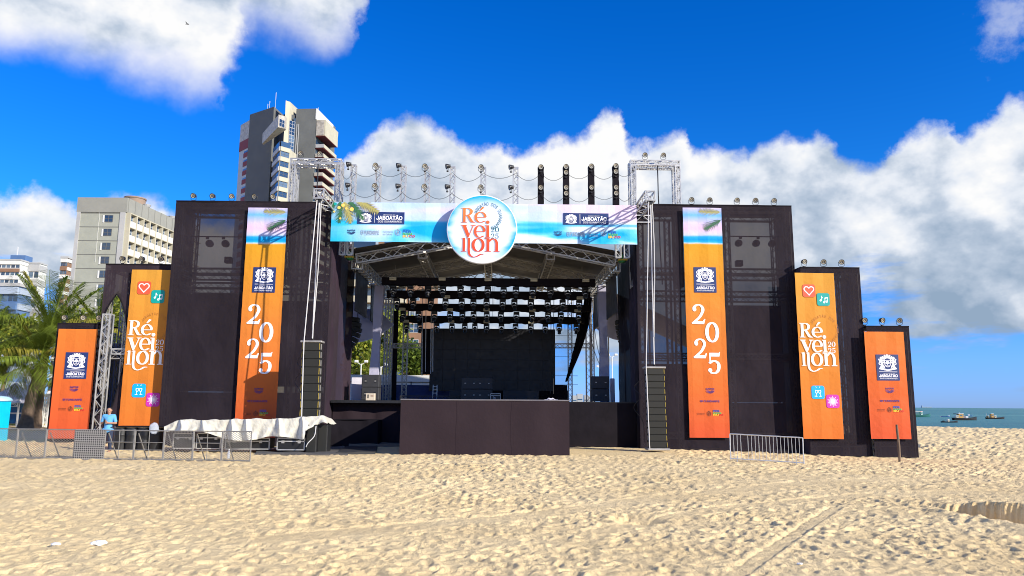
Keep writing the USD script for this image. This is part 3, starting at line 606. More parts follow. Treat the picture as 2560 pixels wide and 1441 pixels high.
def fit(text, w, h, bold=False):                   # text shape scaled to a box w x h, foot at the origin
    if (text, bold) not in SC: SC[(text, bold)] = sans(text, 1.0, bold)
    s = SC[(text, bold)]; a, b, c, d = s.bounds
    cap = 1.0
    return affinity.scale(affinity.translate(s, -a, 0), w/(c-a), h/cap, origin=(0, 0))
def circle_text(text, r, a0, a1, h):
    out = []; n = len(text)
    for i, chx in enumerate(text):
        if chx == ' ': continue
        a = math.radians(a0+(a1-a0)*i/(n-1)); s = fit(chx, h*0.62*(0.5 if chx == 'I' else 1), h)
        s = affinity.translate(s, -h*0.31, 0); s = affinity.rotate(s, math.degrees(a)-90, origin=(0, 0)); out.append(affinity.translate(s, r*math.cos(a), r*math.sin(a)))
    return U_(out)
def crest():
    """white coat of arms in a box 1 x 1 (y up): mural crown, shield with a tree, two upright lions, ribbon"""
    s = []
    crown = Polygon(np.vstack([arc(.5, .60, .24, .24, 150, 30, 14), arc(.5, .60, .17, .15, 35, 145, 12)]))
    s.append(crown)
    for a in (140, 115, 90, 65, 40):
        x, y = .5+.25*math.cos(math.radians(a)), .62+.25*math.sin(math.radians(a)); s.append(affinity.rotate(sbox(x-.045, y-.03, x+.045, y+.10), a-90, origin=(x, y)))
    shield = Polygon(np.vstack([[(.33, .64), (.67, .64)], arc(.5, .42, .17, .20, 0, -180, 16)]))
    tree = U_([Point(.5, .50).buffer(.085), Point(.43, .47).buffer(.05), Point(.57, .47).buffer(.05), sbox(.485, .34, .515, .46), sbox(.40, .325, .60, .345)])
    s.append(shield.difference(shield.buffer(-.028))); s.append(tree)
    for m in (1, -1):
        body = [pen(sp([(.17, .22), (.20, .38), (.16, .52), (.17, .66)]), .055, .05), Point(.175, .75).buffer(.085), Point(.235, .73).buffer(.045), pen(sp([(.18, .60), (.27, .60), (.32, .66)]), .03, .028), pen(sp([(.18, .50), (.27, .48), (.31, .53)]), .028, .026),
                pen(sp([(.18, .30), (.28, .28), (.29, .19)]), .033, .03), pen(sp([(.16, .28), (.10, .20), (.14, .15)]), .033, .03), pen(sp([(.13, .34), (.03, .42), (.07, .56), (.03, .66)]), .02, .02), Point(.04, .68).buffer(.035)]
        b = U_(body); s.append(b if m == 1 else affinity.scale(b, -1, 1, origin=(.5, 0)))
    rib = pen(sp([(.06, .14), (.25, .10), (.5, .05), (.75, .10), (.94, .14)]), .05, .045)
    s.append(rib.difference(sbox(.33, .045, .67, .065))); return U_(s)
CREST = crest()
def fan(w):
    """eight rays fanning out below an arched wordmark"""
    out = []
    for a in np.linspace(-160, -20, 8):
        r0, r1 = .16*w, .50*w; da = 6.2
        out.append(Polygon([(r0*math.cos(math.radians(a-da)), .75*r0*math.sin(math.radians(a-da))), (r1*math.cos(math.radians(a-da)), .75*r1*math.sin(math.radians(a-da))), (r1*math.cos(math.radians(a+da)), .75*r1*math.sin(math.radians(a+da))), (r0*math.cos(math.radians(a+da)), .75*r0*math.sin(math.radians(a+da)))]))
    t = affinity.translate(fit('EmPETUR', w*.92, w*.17, True), -w*.46, w*.03)
    return U_(out+[t])
def fundarpe(w, h):
    sh = U_([sbox(0, .25*h, .14*w, h), Polygon([(0, .25*h), (.14*w, .25*h), (.07*w, 0)])])
    sh = sh.difference(sh.buffer(-.022*w)).union(sbox(.03*w, .62*h, .11*w, .70*h)).union(sbox(.03*w, .42*h, .11*w, .50*h))
    return U_([sh, affinity.translate(fit('FUNDARPE', w*.80, h*.78, True), w*.19, h*.2), sbox(.19*w, .02*h, w, .06*h)])
def ring_seal(r):
    s = [Point(0, 0).buffer(r*.72).difference(Point(0, 0).buffer(r*.58)), Point(0, -.05*r).buffer(r*.34).difference(Point(0, -.05*r).buffer(r*.2)), sbox(-.07*r, -.1*r, .07*r, .5*r)]
    for a in np.arange(0, 360, 20): s.append(Point(r*.88*math.cos(math.radians(a)), r*.88*math.sin(math.radians(a))).buffer(r*.07, 2))
    return U_(s+[Polygon([(-.2*r, .72*r), (.2*r, .72*r), (.12*r, 1.05*r), (-.12*r, 1.05*r)])])
def culture(w, h): return U_([affinity.translate(fit('Secretaria', w, h*.36), 0, h*.55), affinity.translate(fit('de Cultura', w*.95, h*.36), 0, 0)])
def rsq(w, r=.18): return sbox(-w/2+r*w, -w/2+r*w, w/2-r*w, w/2-r*w).buffer(r*w)
def heart(w):
    p = U_([Point(-.19*w, .13*w).buffer(.2*w), Point(.19*w, .13*w).buffer(.2*w), Polygon([(-.36*w, .03*w), (.36*w, .03*w), (0, -.36*w)])]).buffer(.02*w)
    return p.difference(p.buffer(-.065*w))
def notes(w):
    s = [Point(-.22*w, -.08*w).buffer(.075*w).difference(Point(-.22*w, -.08*w).buffer(.03*w)), sbox(-.17*w, -.08*w, -.13*w, .28*w), pen([(-.15*w, .26*w), (-.06*w, .12*w)], .025*w, .025*w),
         Point(.05*w, -.22*w).buffer(.08*w).difference(Point(.05*w, -.22*w).buffer(.035*w)), Point(.26*w, -.17*w).buffer(.08*w).difference(Point(.26*w, -.17*w).buffer(.035*w)), sbox(.10*w, -.22*w, .14*w, .14*w), sbox(.31*w, -.17*w, .35*w, .19*w), Polygon([(.10*w, .14*w), (.35*w, .19*w), (.35*w, .11*w), (.10*w, .06*w)])]
    return U_(s)
def glasses(w):
    one = U_([pen(arc(0, .12*w, .10*w, .19*w, 170, 370, 20), .018*w, .018*w), pen([(-.1*w, .15*w), (.1*w, .15*w)], .018*w, .018*w), pen([(0, -.07*w), (0, -.30*w)], .018*w, .018*w), pen([(-.09*w, -.30*w), (.09*w, -.30*w)], .018*w, .018*w)])
    return U_([affinity.rotate(affinity.translate(one, -.13*w, 0), -8, origin=(-.13*w, 0)), affinity.rotate(affinity.translate(one, .13*w, 0), 8, origin=(.13*w, 0)), pen([(-.1*w, .36*w), (-.16*w, .42*w)], .015*w, .015*w), pen([(.1*w, .36*w), (.16*w, .42*w)], .015*w, .015*w)])
def burst(w):
    s = [Point(0, 0).buffer(.09*w)]
    for i, a in enumerate(np.arange(0, 360, 18)):
        r = (.40 if i % 2 else .30)*w; c, d = math.cos(math.radians(a)), math.sin(math.radians(a)); s.append(pen([(.05*w*c, .05*w*d), (r*c, r*d)], .016*w, .016*w))
    return U_(s)
def frond_shape(L, n=26, bend=0.35, wid=0.34, seed=0):
    """a palm leaf printed flat: midrib along +x curving down, thin leaflets both sides"""
    rr = random.Random(seed); out = []
    mid = [(L*s, -bend*L*s*s) for s in np.linspace(0, 1, 14)]
    out.append(LineString(mid).buffer(.008*L))
    for i in range(n):
        s = .08+.9*i/n; x, y = L*s, -bend*L*s*s; t = math.atan2(-2*bend*s, 1); l = wid*L*(math.sin(math.pi*min(1, s*.9+.12))**.6)*rr.uniform(.8, 1.1)
        for sg in (1, -1):
            a = t+sg*rr.uniform(.55, .85); ex, ey = x+l*math.cos(a), y+l*math.sin(a)-.1*l; nx, ny = -math.sin(a)*.014*L, math.cos(a)*.014*L
            out.append(Polygon([(x+nx, y+ny), (x-nx, y-ny), (ex, ey)]))
    return U_(out)

# ------------------------------------------------------------------ print colours
def ink(name, c, rough=0.55): return mat('print_'+name, c, rough, 0, 0.05, 2.0)
K = {}
for nm, c in (('white', (.86, .85, .85)), ('navy', (.012, .030, .13)), ('red', (.62, .085, .035)), ('teal', (.0, .30, .27)), ('cyan', (.0, .36, .86)), ('magenta', (.50, .025, .35)), ('purple', (.10, .03, .17)), ('brown', (.16, .045, .02)), ('ringbrown', (.50, .21, .04)),
              ('blue', (.02, .10, .42)), ('green', (.10, .42, .10)), ('amber', (.85, .52, .03)), ('crimson', (.60, .03, .03)), ('palm', (.035, .13, .05)), ('palm_pale', (.35, .32, .10)), ('glow', (.90, .55, .12)), ('grey', (.30, .36, .46)), ('dusk', (.02, .13, .17)), ('shadow', (.25, .08, .02))): K[nm] = ink(nm, c)
def ramp_print(name, stops, z0, z1, x0=0, blot=0.0, crease=None):
    """a printed cloth: vertical colour run between z0 and z1, soft painterly blotches, fold creases in the weave"""
    g = Graph(); pos = g.n('geometry', 'position'); sp_ = g.n('separate_xyz', 'x', vector=pos).split('.')[0]
    f = g.mr(f'{sp_}.z', z0, z1)
    if blot:
        nz = g.noise(g.n('mapping', 'vector', vector=pos, scale=(0.45, 1.0, 1.7), location=(x0, 0, 0)), 1.0, 3, 0.5, 0.6)
        f = g.m('add', f, g.m('multiply', g.m('subtract', nz, 0.5), blot), clamp=True)
    c = g.ramp(f, stops)
    ph = g.m('add', g.m('multiply', f'{sp_}.x', 1.03), x0*0.37)
    tri = g.m('add', g.m('pingpong', ph, 0.5), g.m('multiply', g.m('pingpong', g.m('multiply', f'{sp_}.z', 0.41), 0.5), 1.1))
    tri = g.m('add', tri, g.m('multiply', g.noise(pos, 1.3, 4, 0.55), 0.9))
    nb = g.n('bump', 'normal', height=tri, strength=1.0, distance=0.045)
    return g.make('/World/Looks/'+name, surface=g.n('principled_bsdf', 'BSDF', base_color=c, roughness=0.6, specular_ior_level=0.12, normal=nb))
ORANGE = [(0, (.54, .080, .028)), (.25, (.58, .13, .026)), (.6, (.58, .185, .030)), (1, (.56, .265, .016))]
ORANGE_LOW = [(0, (.54, .080, .028)), (.5, (.57, .115, .026)), (1, (.58, .165, .028))]
AMBER = [(0, (.56, .14, .024)), (.5, (.57, .20, .028)), (1, (.56, .27, .038))]
SKYP = [(0, (.60, .30, .03)), (.02, (.50, .62, .66)), (.05, (.02, .36, .66)), (.12, (.0, .26, .60)), (.21, (.02, .33, .66)), (.25, (.48, .52, .74)), (.42, (.66, .45, .60)), (.58, (.54, .48, .72)), (.80, (.12, .38, .74)), (1.0, (.52, .44, .66))]
YB = 0.16
class Banner:
    def __init__(s, label, quad, Yt, stops, name, blot=0.0):
        (s.tl, s.tr, s.bl, s.br) = [np.array(q, float) for q in quad]; s.Y = Yt-YB
        s.w = 2.0; s.xc = np.mean([X_at(*((s.tl+s.tr)/2), s.Y), X_at(*((s.bl+s.br)/2), s.Y)])
        s.w = np.mean([X_at(*s.tr, s.Y)-X_at(*s.tl, s.Y), X_at(*s.br, s.Y)-X_at(*s.bl, s.Y)])
        s.zt, s.zb = Z_at(*((s.tl+s.tr)/2), s.Y), Z_at(*((s.bl+s.br)/2), s.Y); s.h = s.zt-s.zb
        s.t = thing('hanging_banner', label, 'banner', (s.xc, s.Y, s.zb)); s.name = name
        m = ramp_print('print_'+name, stops, s.zb, s.zt, s.xc, blot)
        P = sheet((-s.w/2, 0, 0), (s.w, 0, 0), (0, 0, s.h), 9, 24, 0.010, 7, edge=False)
        MB().grid(P).grid(P[:, ::-1]+np.array([0, 0.012, 0])).put('cloth', m, s.t, smooth=True)
    def p(s, u, v): return np.array([-s.w/2+u*s.w, -0.016, s.h*(1-v)])
    def add(s, shape, u, v, name, m, parent=None, lift=0.0, label=None):
        o = s.p(u, v)+np.array([0, -lift, 0]); return MB().shape(shape, o, 0.003).put(name, m, parent or s.t, label)
    def emblem(s, u0, u1, v0, v1):
        W, H = (u1-u0)*s.w, (v1-v0)*s.h
        p = s.add(sbox(0, 0, W, H), u0, v1, 'emblem_panel', K['navy'])
        k = W*.80; s.add(affinity.translate(affinity.scale(CREST, k, k*.92, origin=(0, 0)), W*.10, H*.37), u0, v1, 'crest', K['white'], p, .004)
        tx = U_([sbox(W*.1, H*.325, W*.9, H*.338), affinity.translate(fit('PREFEITURA DO', W*.40, H*.022), W*.28, H*.26), affinity.translate(fit('JABOATÃO', W*.82, H*.095, True), W*.09, H*.135), affinity.translate(fit('DOS GUARARAPES', W*.76, H*.045), W*.12, H*.055)])
        s.add(tx, u0, v1, 'wordmark', K['white'], p, .004)
    def logos(s, ve, vf, vr, us=(.43, .66)):
        W = (us[1]-us[0])*s.w
        s.add(fan(W), (us[0]+us[1])/2, ve, 'fan_logo', K['purple'])
        s.add(fundarpe(.49*s.w, .095), .285, vf, 'fundarpe_logo', K['purple'])
        s.add(culture(.19*s.w, .11), .20, vr, 'culture_lettering', K['brown'])
        s.add(affinity.translate(ring_seal(.13), 0, .06), .50, vr, 'round_seal', K['brown'])
        W = .25*s.w
        blk = s.add(affinity.translate(fit('BU', W*.55, .085, True), 0, -.03), .60, vr, 'coloured_wordmark', K['amber'])
        for txt, x, y, w, kk in (('PER', 0, .145, .65, 'blue'), ('NAM', .0, .055, .80, 'green'), ('CO', .60, -.03, .42, 'crimson')):
            s.add(affinity.translate(fit(txt, W*w, .07, True), x*W, y), .60, vr, 'wordmark_row', K[kk], blk)
        s.add(sbox(0, .23, W*.6, .24), .60, vr, 'wordmark_rule', K['blue'], blk)
def q4(x0, x1, y0, X0, X1, y1): return [(x0, y0), (x1, y0), (X0, y1), (X1, y1)]
TALL = lambda: [(0, (.72, .115, .030))]
for side, quad, Yt in (('left', q4(618, 716, 520, 587, 690, 1095), YL3), ('right', q4(1708, 1806, 520, 1723, 1822, 1095), YR3)):
    st = [(a*.835, c) for a, c in ORANGE]+[(.835+.165*a, c) for a, c in SKYP]
    b = Banner(f'tall orange 2025 banner with a beach sky top on the {side} of the stage', quad, Yt, st, f'tall_{side}', 0.012)
    cl = lambda s, u, v: s.intersection(sbox(-u*b.w, -b.h, (1-u)*b.w-.01, v*b.h-.01))
    b.add(cl(affinity.rotate(frond_shape(1.15, 17, .12, .34, 3), 186, origin=(0, 0)), 1.0, .018), 1.0, .018, 'pale_palm_print', K['palm_pale'])
    b.add(cl(affinity.rotate(frond_shape(1.05, 17, .12, .40, 4), 216, origin=(0, 0)), 1.0, .052), 1.0, .052, 'palm_print', K['palm'], lift=.004)
    b.emblem(.23, .80, .268, .380)
    for chx, u, v, vh in (('2', .155, .513, .077), ('0', .48, .592, .078), ('2', .175, .660, .075), ('5', .51, .727, .080)):
        h = vh*b.h*1.10; b.add(affinity.scale(GL[chx].buffer(.012), h*.98, h, origin=(0, 0)), u-.01, v+.004, 'numeral', K['white'])
    b.logos(.800, .852, .905)
for side, quad, Yt in (('left', q4(325, 427, 675, 299, 404, 1095), YL2), ('right', q4(1985, 2084, 683, 2011, 2110, 1098), YR2)):
    b = Banner(f'medium orange banner with Réveillon lettering and four icons on the {side} of the stage', quad, Yt, AMBER, f'medium_{side}')
    for nm, u, v, ic, kk in (('heart', .335, .111, heart, 'red'), ('music', .69, .164, notes, 'teal'), ('glasses', .42, .726, glasses, 'cyan'), ('firework', .775, .779, burst, 'magenta')):
        W = .325*b.w; p = b.add(rsq(W), u, v, f'{nm}_icon', K[kk]); b.add(ic(W), u, v, 'pictogram', K['white'], p, .004)
    k = .90*b.w/100; sc = lambda s: affinity.scale(s, k, k*1.03, origin=(0, 0))
    b.add(affinity.translate(sc(WORD), -.022, -.02), .04, .305, 'lettering_shadow', K['ringbrown'])
    b.add(sc(WORD), .04, .305, 'reveillon_lettering', K['white'], lift=.004); b.add(sc(YEAR), .04, .305, 'year_lettering', K['white'])
    b.add(circle_text('JABOATÃO DOS GUARARAPES', .60, 150, -70, .12), .66, .35, 'ring_lettering', K['ringbrown'])
for side, quad, Yt in (('left', q4(145, 238, 823, 121, 226, 1097), YL1), ('right', q4(2163, 2262, 830, 2175, 2275, 1098), YR1)):
    b = Banner(f'low orange banner with the town crest on the small {side} tower', quad, Yt, ORANGE_LOW, f'low_{side}')
    b.emblem(.25, .82, .216, .460); b.logos(.545, .66, .745)

# ------------------------------------------------------------------ header banner and round sign
YHB = 35.3
tl, tr, bl_, br_ = at(829, 506, YHB), at(1592, 513, YHB), at(827, 606, YHB), at(1592, 609, YHB)
hx0, hx1, hb, ht = (tl[0]+bl_[0])/2, (tr[0]+br_[0])/2, (bl_[2]+br_[2])/2, (tl[2]+tr[2])/2
g = Graph(); pos = g.n('geometry', 'position'); s_ = g.n('separate_xyz', 'x', vector=pos).split('.')[0]
f = g.mr(f'{s_}.z', hb, ht); fx_ = g.mr(f'{s_}.x', hx0, hx1)
nz = g.noise(g.n('mapping', 'vector', vector=pos, scale=(0.25, 1.0, 0.9)), 1.0, 2, 0.45, 0.3)
up_ = g.ramp(g.m('add', g.m('multiply', nz, 0.9), g.m('multiply', g.m('absolute', g.m('subtract', fx_, 0.5)), 0.25)), [(.30, (.36, .58, .84)), (.45, (.48, .58, .80)), (.58, (.66, .56, .72)), (.75, (.76, .54, .58))])
nz2 = g.noise(g.n('mapping', 'vector', vector=pos, scale=(0.30, 1.0, 1.2), location=(4.0, 0, 1.0)), 1.0, 2, 0.45, 0.4)
lo_ = g.ramp(nz2, [(.36, (.0, .36, .74)), (.46, (.10, .52, .82)), (.54, (.52, .68, .82)), (.70, (.72, .76, .80))])
c = g.mixc(g.mr(g.m('add', f, g.m('multiply', g.m('subtract', nz, 0.5), 0.12)), .50, .58, kind='smoothstep'), lo_, up_)
strip = g.m('multiply', g.mr(f, .40, .46, kind='smoothstep'), g.mr(f, .53, .48, kind='smoothstep'))
c = g.mixc(g.m('multiply', strip, 0.85), c, (.02, .38, .74))
c = g.mixc(g.m('multiply', g.mr(fx_, .17, .02, kind='smoothstep'), g.mr(f, 1.0, .05, .55, 1.0)), c, (.02, .42, .66))
nb = g.n('bump', 'normal', height=g.m('add', g.m('pingpong', g.m('multiply', f'{s_}.x', 0.7), 0.5), g.noise(pos, 0.9, 4, 0.55)), strength=1.0, distance=0.06)
head_mat = g.make('/World/Looks/print_header', surface=g.n('principled_bsdf', 'BSDF', base_color=c, roughness=0.5, specular_ior_level=0.3, normal=nb))
HT = thing('header_banner', 'long printed beach sky header banner across the top of the stage', 'banner', (hx0, YHB, hb))
P = sheet((0, 0, 0), (hx1-hx0, 0, 0), (0, 0, ht-hb), 60, 8, 0.012, 2, edge=False); MB().grid(P).grid(P[:, ::-1]+np.array([0, .03, 0])).put('cloth', head_mat, HT, smooth=True)
def hput(shape, px, py, name, m, parent=None, lift=0.0, T=None, O=None, Y=YHB):
    q = at(px, py, Y); o = q-np.array([hx0, YHB, hb] if O is None else O)+np.array([0, -0.018-lift, 0]); return MB().shape(shape, o, .003).put(name, m, parent or T or HT)
PX = YHB/FPX*0.985
for (x0, x1, y1, y0, xe, ye, xf, yf, xs, ys_, xr, yr, xp, yp) in ((893, 1015, 528, 560, 878.5, 579, 902, 588, 958, 588, 995, 582, 1007, 594), (1408, 1527, 531, 562, 1395, 583, 1417, 592, 1472, 592, 1509, 584, 1521, 596)):
    W, H = (x1-x0)*PX, (y0-y1)*PX
    p = hput(sbox(0, 0, W, H), x0, y0, 'emblem_panel', K['navy'])
    kk = H*.86; hput(affinity.translate(affinity.scale(CREST, kk*1.12, kk, origin=(0, 0)), W*.05, H*.07), x0, y0, 'crest', K['white'], p, .004)
    hput(U_([sbox(W*.365, H*.1, W*.372, H*.9), affinity.translate(fit('PREFEITURA DO', W*.25, H*.07), W*.55, H*.72), affinity.translate(fit('JABOATÃO', W*.55, H*.30, True), W*.405, H*.36), affinity.translate(fit('DOS GUARARAPES', W*.50, H*.15), W*.44, H*.13)]), x0, y0, 'wordmark', K['white'], p, .004)
    hput(fan(22*PX), xe, ye, 'fan_logo', K['navy']); hput(fundarpe(48*PX, 12*PX), xf, yf, 'fundarpe_logo', K['grey']); hput(culture(25*PX, 12*PX), xs, ys_, 'culture_lettering', K['grey'])
    hput(ring_seal(9.5*PX), xr, yr, 'round_seal', K['grey'])
    bw = hput(affinity.translate(fit('PER', 21*PX, 5.6*PX, True), 0, 13*PX), xp, yp, 'coloured_wordmark', K['blue'])
    hput(affinity.translate(fit('NAM', 24*PX, 5.6*PX, True), 0, 6.6*PX), xp, yp, 'wordmark_row', K['green'], bw); hput(fit('BU', 15*PX, 5.6*PX, True), xp, yp, 'wordmark_row', K['amber'], bw); hput(fit('CO', 15*PX, 5.6*PX, True), xp+16, yp, 'wordmark_row', K['crimson'], bw)
    hput(sbox(0, 20*PX, 16*PX, 20.8*PX), xp, yp, 'wordmark_rule', K['blue'], bw)
hclip = lambda s, px, py: s.intersection(affinity.translate(sbox(hx0+.01, hb+.01, hx1-.01, ht-.01), -at(px, py, YHB)[0], -at(px, py, YHB)[2]))
for i, (px, py, L, rot, kk) in enumerate(((850, 500, 1.15, -78, 'palm'), (868, 500, 1.3, -38, 'palm'), (836, 498, 1.1, -100, 'palm'), (885, 502, 1.35, -14, 'palm_pale'), (858, 500, 1.25, -58, 'palm_pale'))):
    hput(hclip(affinity.rotate(frond_shape(L, 26, .22, .36, 20+i), rot, origin=(0, 0)), px, py), px, py, 'palm_print', K[kk], lift=.003*(i+1))
for px, py, r, kk in ((839, 511, 4, 'teal'), (858, 514, 4.5, 'glow'), (848, 520, 4, 'glow'), (866, 522, 3, 'glow'), (851, 547, 2.6, 'glow'), (880, 524, 5, 'glow'), (836, 530, 2.4, 'glow')): hput(Point(0, 0).buffer(r*PX), px, py, 'glow_dot', K[kk], lift=.02)
YD = 34.75
dc = at(1205, 573.5, YD); DR = 91.5*YD/FPX*0.985
g = Graph(); pos = g.n('geometry', 'position'); v = g.n('vector_math', 'vector', math_type='subtract', vector1=pos, vector2=tuple(map(float, dc)))
s_ = g.n('separate_xyz', 'x', vector=v).split('.')[0]
rad = g.n('vector_math', 'value', math_type='length', vector1=g.n('mapping', 'vector', vector=v, scale=(1, 0, 1)))
nz = g.noise(g.n('mapping', 'vector', vector=pos, scale=(0.5, 1, 1.0)), 1.4, 3, 0.5, 0.4)
rim = g.m('add', g.m('divide', rad, DR), g.m('multiply', g.m('subtract', nz, .5), .35))
zz = g.m('divide', f'{s_}.z', DR)
side_ = g.mr(g.m('absolute', zz), .02, .10)
rimf = g.m('multiply', g.mr(rim, .72, 1.0, kind='smoothstep'), g.mr(zz, -.95, -.55))
rimf = g.m('multiply', rimf, g.mr(side_, 0, 1, .35, 1.0))
c = g.mixc(rimf, g.ramp(g.m('add', g.m('multiply', zz, .5), .5), [(0, (.78, .83, .90)), (.5, (.66, .76, .90)), (1, (.62, .72, .88))]), (.0, .36, .78))
disc_mat = g.make('/World/Looks/print_disc', surface=g.n('principled_bsdf', 'BSDF', base_color=c, roughness=0.4, specular_ior_level=0.4))
DT = thing('round_sign', 'large round blue and white Réveillon 2025 sign hung over the header', 'sign', dc)
MB().lathe([(0, -.02), (DR*.985, -.02), (DR, .0), (DR, .20), (0, .20)], (0, 0, 0), 'y', 72).put('rim', M['white'], DT, smooth=30)
MB().lathe([(0, -.024), (DR*.975, -.024)], (0, 0, 0), 'y', 72).put('face', disc_mat, DT)
# lathe 'y' flips: front is -Y
k = YD/FPX*0.985
red = ramp_print('print_red_run', [(0, (.55, .05, .03)), (.55, (.64, .10, .04)), (1, (.78, .22, .06))], dc[2]-74*k, dc[2]+58*k)
def dput(s, dx_, dy_, nm, m, lift=0.0): return MB().shape(s, (dx_*k, -.034-lift, -dy_*k), .003).put(nm, m, DT)
kk_ = lambda s: affinity.scale(s, k, k, origin=(0, 0))
dput(affinity.translate(kk_(WORD), -1.6*k, -1.0*k), -54, -58, 'lettering_shadow', K['grey'])
dput(kk_(WORD), -54, -58, 'reveillon_lettering', red, .004); dput(kk_(YEAR), -54, -58, 'year_lettering', K['dusk'])
dput(circle_text('JABOATÃO DOS GUARARAPES', 29*k, 168, -70, 8.5*k), 15, -34, 'ring_lettering', K['dusk'])
# ------------------------------------------------------------------ the stage: decks, skirts, roof, screen
XL, XR = xl3b, xr3a; ZD = 2.17
def cloth_box(mb, x0, x1, y0, y1, z0, z1, seed, wav=0.05, faces='flr'):
    if 'f' in faces: mb.grid(sheet((x0, y0, z0), (x1-x0, 0, 0), (0, 0, z1-z0), 30, 12, wav, seed))
    if 'l' in faces: mb.grid(sheet((x0, y1, z0), (0, y0-y1, 0), (0, 0, z1-z0), 12, 12, wav, seed+1, (-1, 0, 0)))
    if 'r' in faces: mb.grid(sheet((x1, y0, z0), (0, y1-y0, 0), (0, 0, z1-z0), 12, 12, wav, seed+2, (1, 0, 0)))
    return mb
tx0, tx1, ty = X_at(1000, 1075, 30.5), X_at(1424, 1075, 30.5), 30.5
t = thing('forestage', 'big black cloth covered forestage box jutting out over the sand', 'stage', ((tx0+tx1)/2, ty, 0))
O = np.array([(tx0+tx1)/2, ty, 0])
def rel(mb, o): mb.v = [v-o for v in mb.v]; return mb
rel(cloth_box(MB(), tx0, tx1, ty, 36.55, -0.03, ZD, 21, 0.07), O).put('skirt_cloth', M['skirt'], t, smooth=True)
rel(MB().bev(((tx0+tx1)/2, (ty+36.6)/2, ZD+0.02), (tx1-tx0+0.04, 36.6-ty+0.04, 0.05), 0.015), O).put('deck', mat('deck_carpet', (0.16, 0.15, 0.16), 0.9, 0, 0.15, 3.0), t)
for x in (tx0+(tx1-tx0)*0.34, tx0+(tx1-tx0)*0.67): rel(MB().tube([(x, ty-0.05, 0.0), (x+.01, ty-0.07, 0.5), (x-.005, ty-0.06, 1.2), (x, ty-0.05, ZD)], .004, 4), O).put('cloth_seam', M['skirt'], t)
my = 36.7
t = thing('main_stage', 'black main stage platform with cloth skirts between the two tall towers', 'stage', ((XL+XR)/2, my, 0)); O = np.array([(XL+XR)/2, my, 0])
rel(cloth_box(MB(), tx1+0.02, XR-0.05, my, 40, -0.03, ZD-0.02, 31, 0.04, 'f'), O).put('skirt_cloth', M['blackcloth'], t, smooth=True)
rel(cloth_box(MB(), XL+0.05, tx0-0.02, my+0.5, 40, -0.03, ZD-0.06, 37, 0.14, 'f'), O).put('skirt_cloth', M['skirt'], t, smooth=True)
rel(MB().box2((XL+0.05, my, ZD-0.05), (XR-0.05, 51.0, ZD)), O).put('deck', M['black'], t)
rel(MB().box2((XL+0.05, my-0.06, ZD-0.12), (tx0-0.02, my, ZD+0.015)), O).put('edge_trim', M['black'], t)
rel(cloth_box(MB(), XL+0.3, X_at(945, 1080, 36), 35.9, 37.1, -0.02, 1.25, 41, 0.10).grid(sheet((XL+0.3, 35.9, 1.25), (X_at(945, 1080, 36)-XL-0.3, 0, 0), (0, 1.2, 0.02), 10, 6, 0.02, 3, (0, 0, 1))), O).put('step_block_cloth', M['blackcloth'], t, smooth=True)
for x in np.linspace(XL+1, XR-1, 6):
    for y in (39, 44, 50): rel(MB().bar((x, y, 0), (x, y, ZD-0.05), 0.06), O).put('deck_leg', M['alu_dark'], t)
# roof
YF, YB_ = 38.0, 49.6
xe0, xe1 = X_at(892, 655, YF), X_at(1538, 657, YF); xm = (xe0+xe1)/2; ze = Z_at(1215, 657, YF); za = ze+1.30
t = thing('stage_roof', 'gabled stage roof of silver trusses under a dark canopy', 'stage roof', (xm, YF, ze)); O = np.array([xm, YF, ze])
for y in (YF, (YF+YB_)/2, YB_):
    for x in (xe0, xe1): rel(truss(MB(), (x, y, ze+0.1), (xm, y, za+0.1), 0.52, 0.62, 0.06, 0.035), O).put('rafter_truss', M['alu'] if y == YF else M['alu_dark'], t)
for s in (0.0, 0.5, 1.0):
    for x in ((xe0, xe1) if s < 1 else (xe0,)):
        xx = x+(xm-x)*s; zz = ze+(za-ze)*s-(0.12 if s else 0.0)
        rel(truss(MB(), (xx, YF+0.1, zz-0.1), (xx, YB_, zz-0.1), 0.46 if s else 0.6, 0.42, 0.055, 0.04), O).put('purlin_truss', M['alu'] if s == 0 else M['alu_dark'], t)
for x in (xe0-0.5, xe1+0.5):
    P = np.zeros((14, 12, 3)); yy = np.linspace(YF-0.6, YB_+0.6, 14)
    for j, s in enumerate(np.linspace(0, 1, 12)):
        P[:, j, 0] = x+(xm-x)*s; P[:, j, 1] = yy; P[:, j, 2] = ze-0.05+(za-ze)*s+0.50+0.04*np.cos(yy*2.0)
    rel(MB().grid(P), O).put('canopy', mat('canopy_sheet', (0.060, 0.055, 0.055), 0.7, 0, 0.2, 1.0), t, smooth=True)
for side, x in (('left', xe0), ('right', xe1)):
    t = thing('roof_tower', f'silver truss tower carrying the {side} eave of the stage roof', 'truss tower', (x, YB_, 0))
    truss(MB(), (0, 0, 0), (0, 0, ze-0.2), 0.42, 0.45).put('truss', M['alu_dark'], t); 
    MB().bev((0, 0, ze+0.35), (0.55, 0.5, 0.3), 0.04).put('sleeve_block', M['alu_dark'], t)
    t = thing('chain_hoist', f'green and yellow chain hoist at the {side} front corner of the stage roof', 'hoist', (x-0.35 if side == 'left' else x+0.35, YF-0.1, ze+0.25))
    MB().lathe([(0, -.2), (.2, -.18), (.24, 0), (.2, .2), (0, .22)], (0, 0, 0), 'y', 12).put('motor', mat('hoist_green', (.03, .22, .08), .5, 0, .3, 5.0), t, smooth=40); MB().box((0, -.1, -.08), (.46, .3, .07)).put('band', M['yellow'], t)
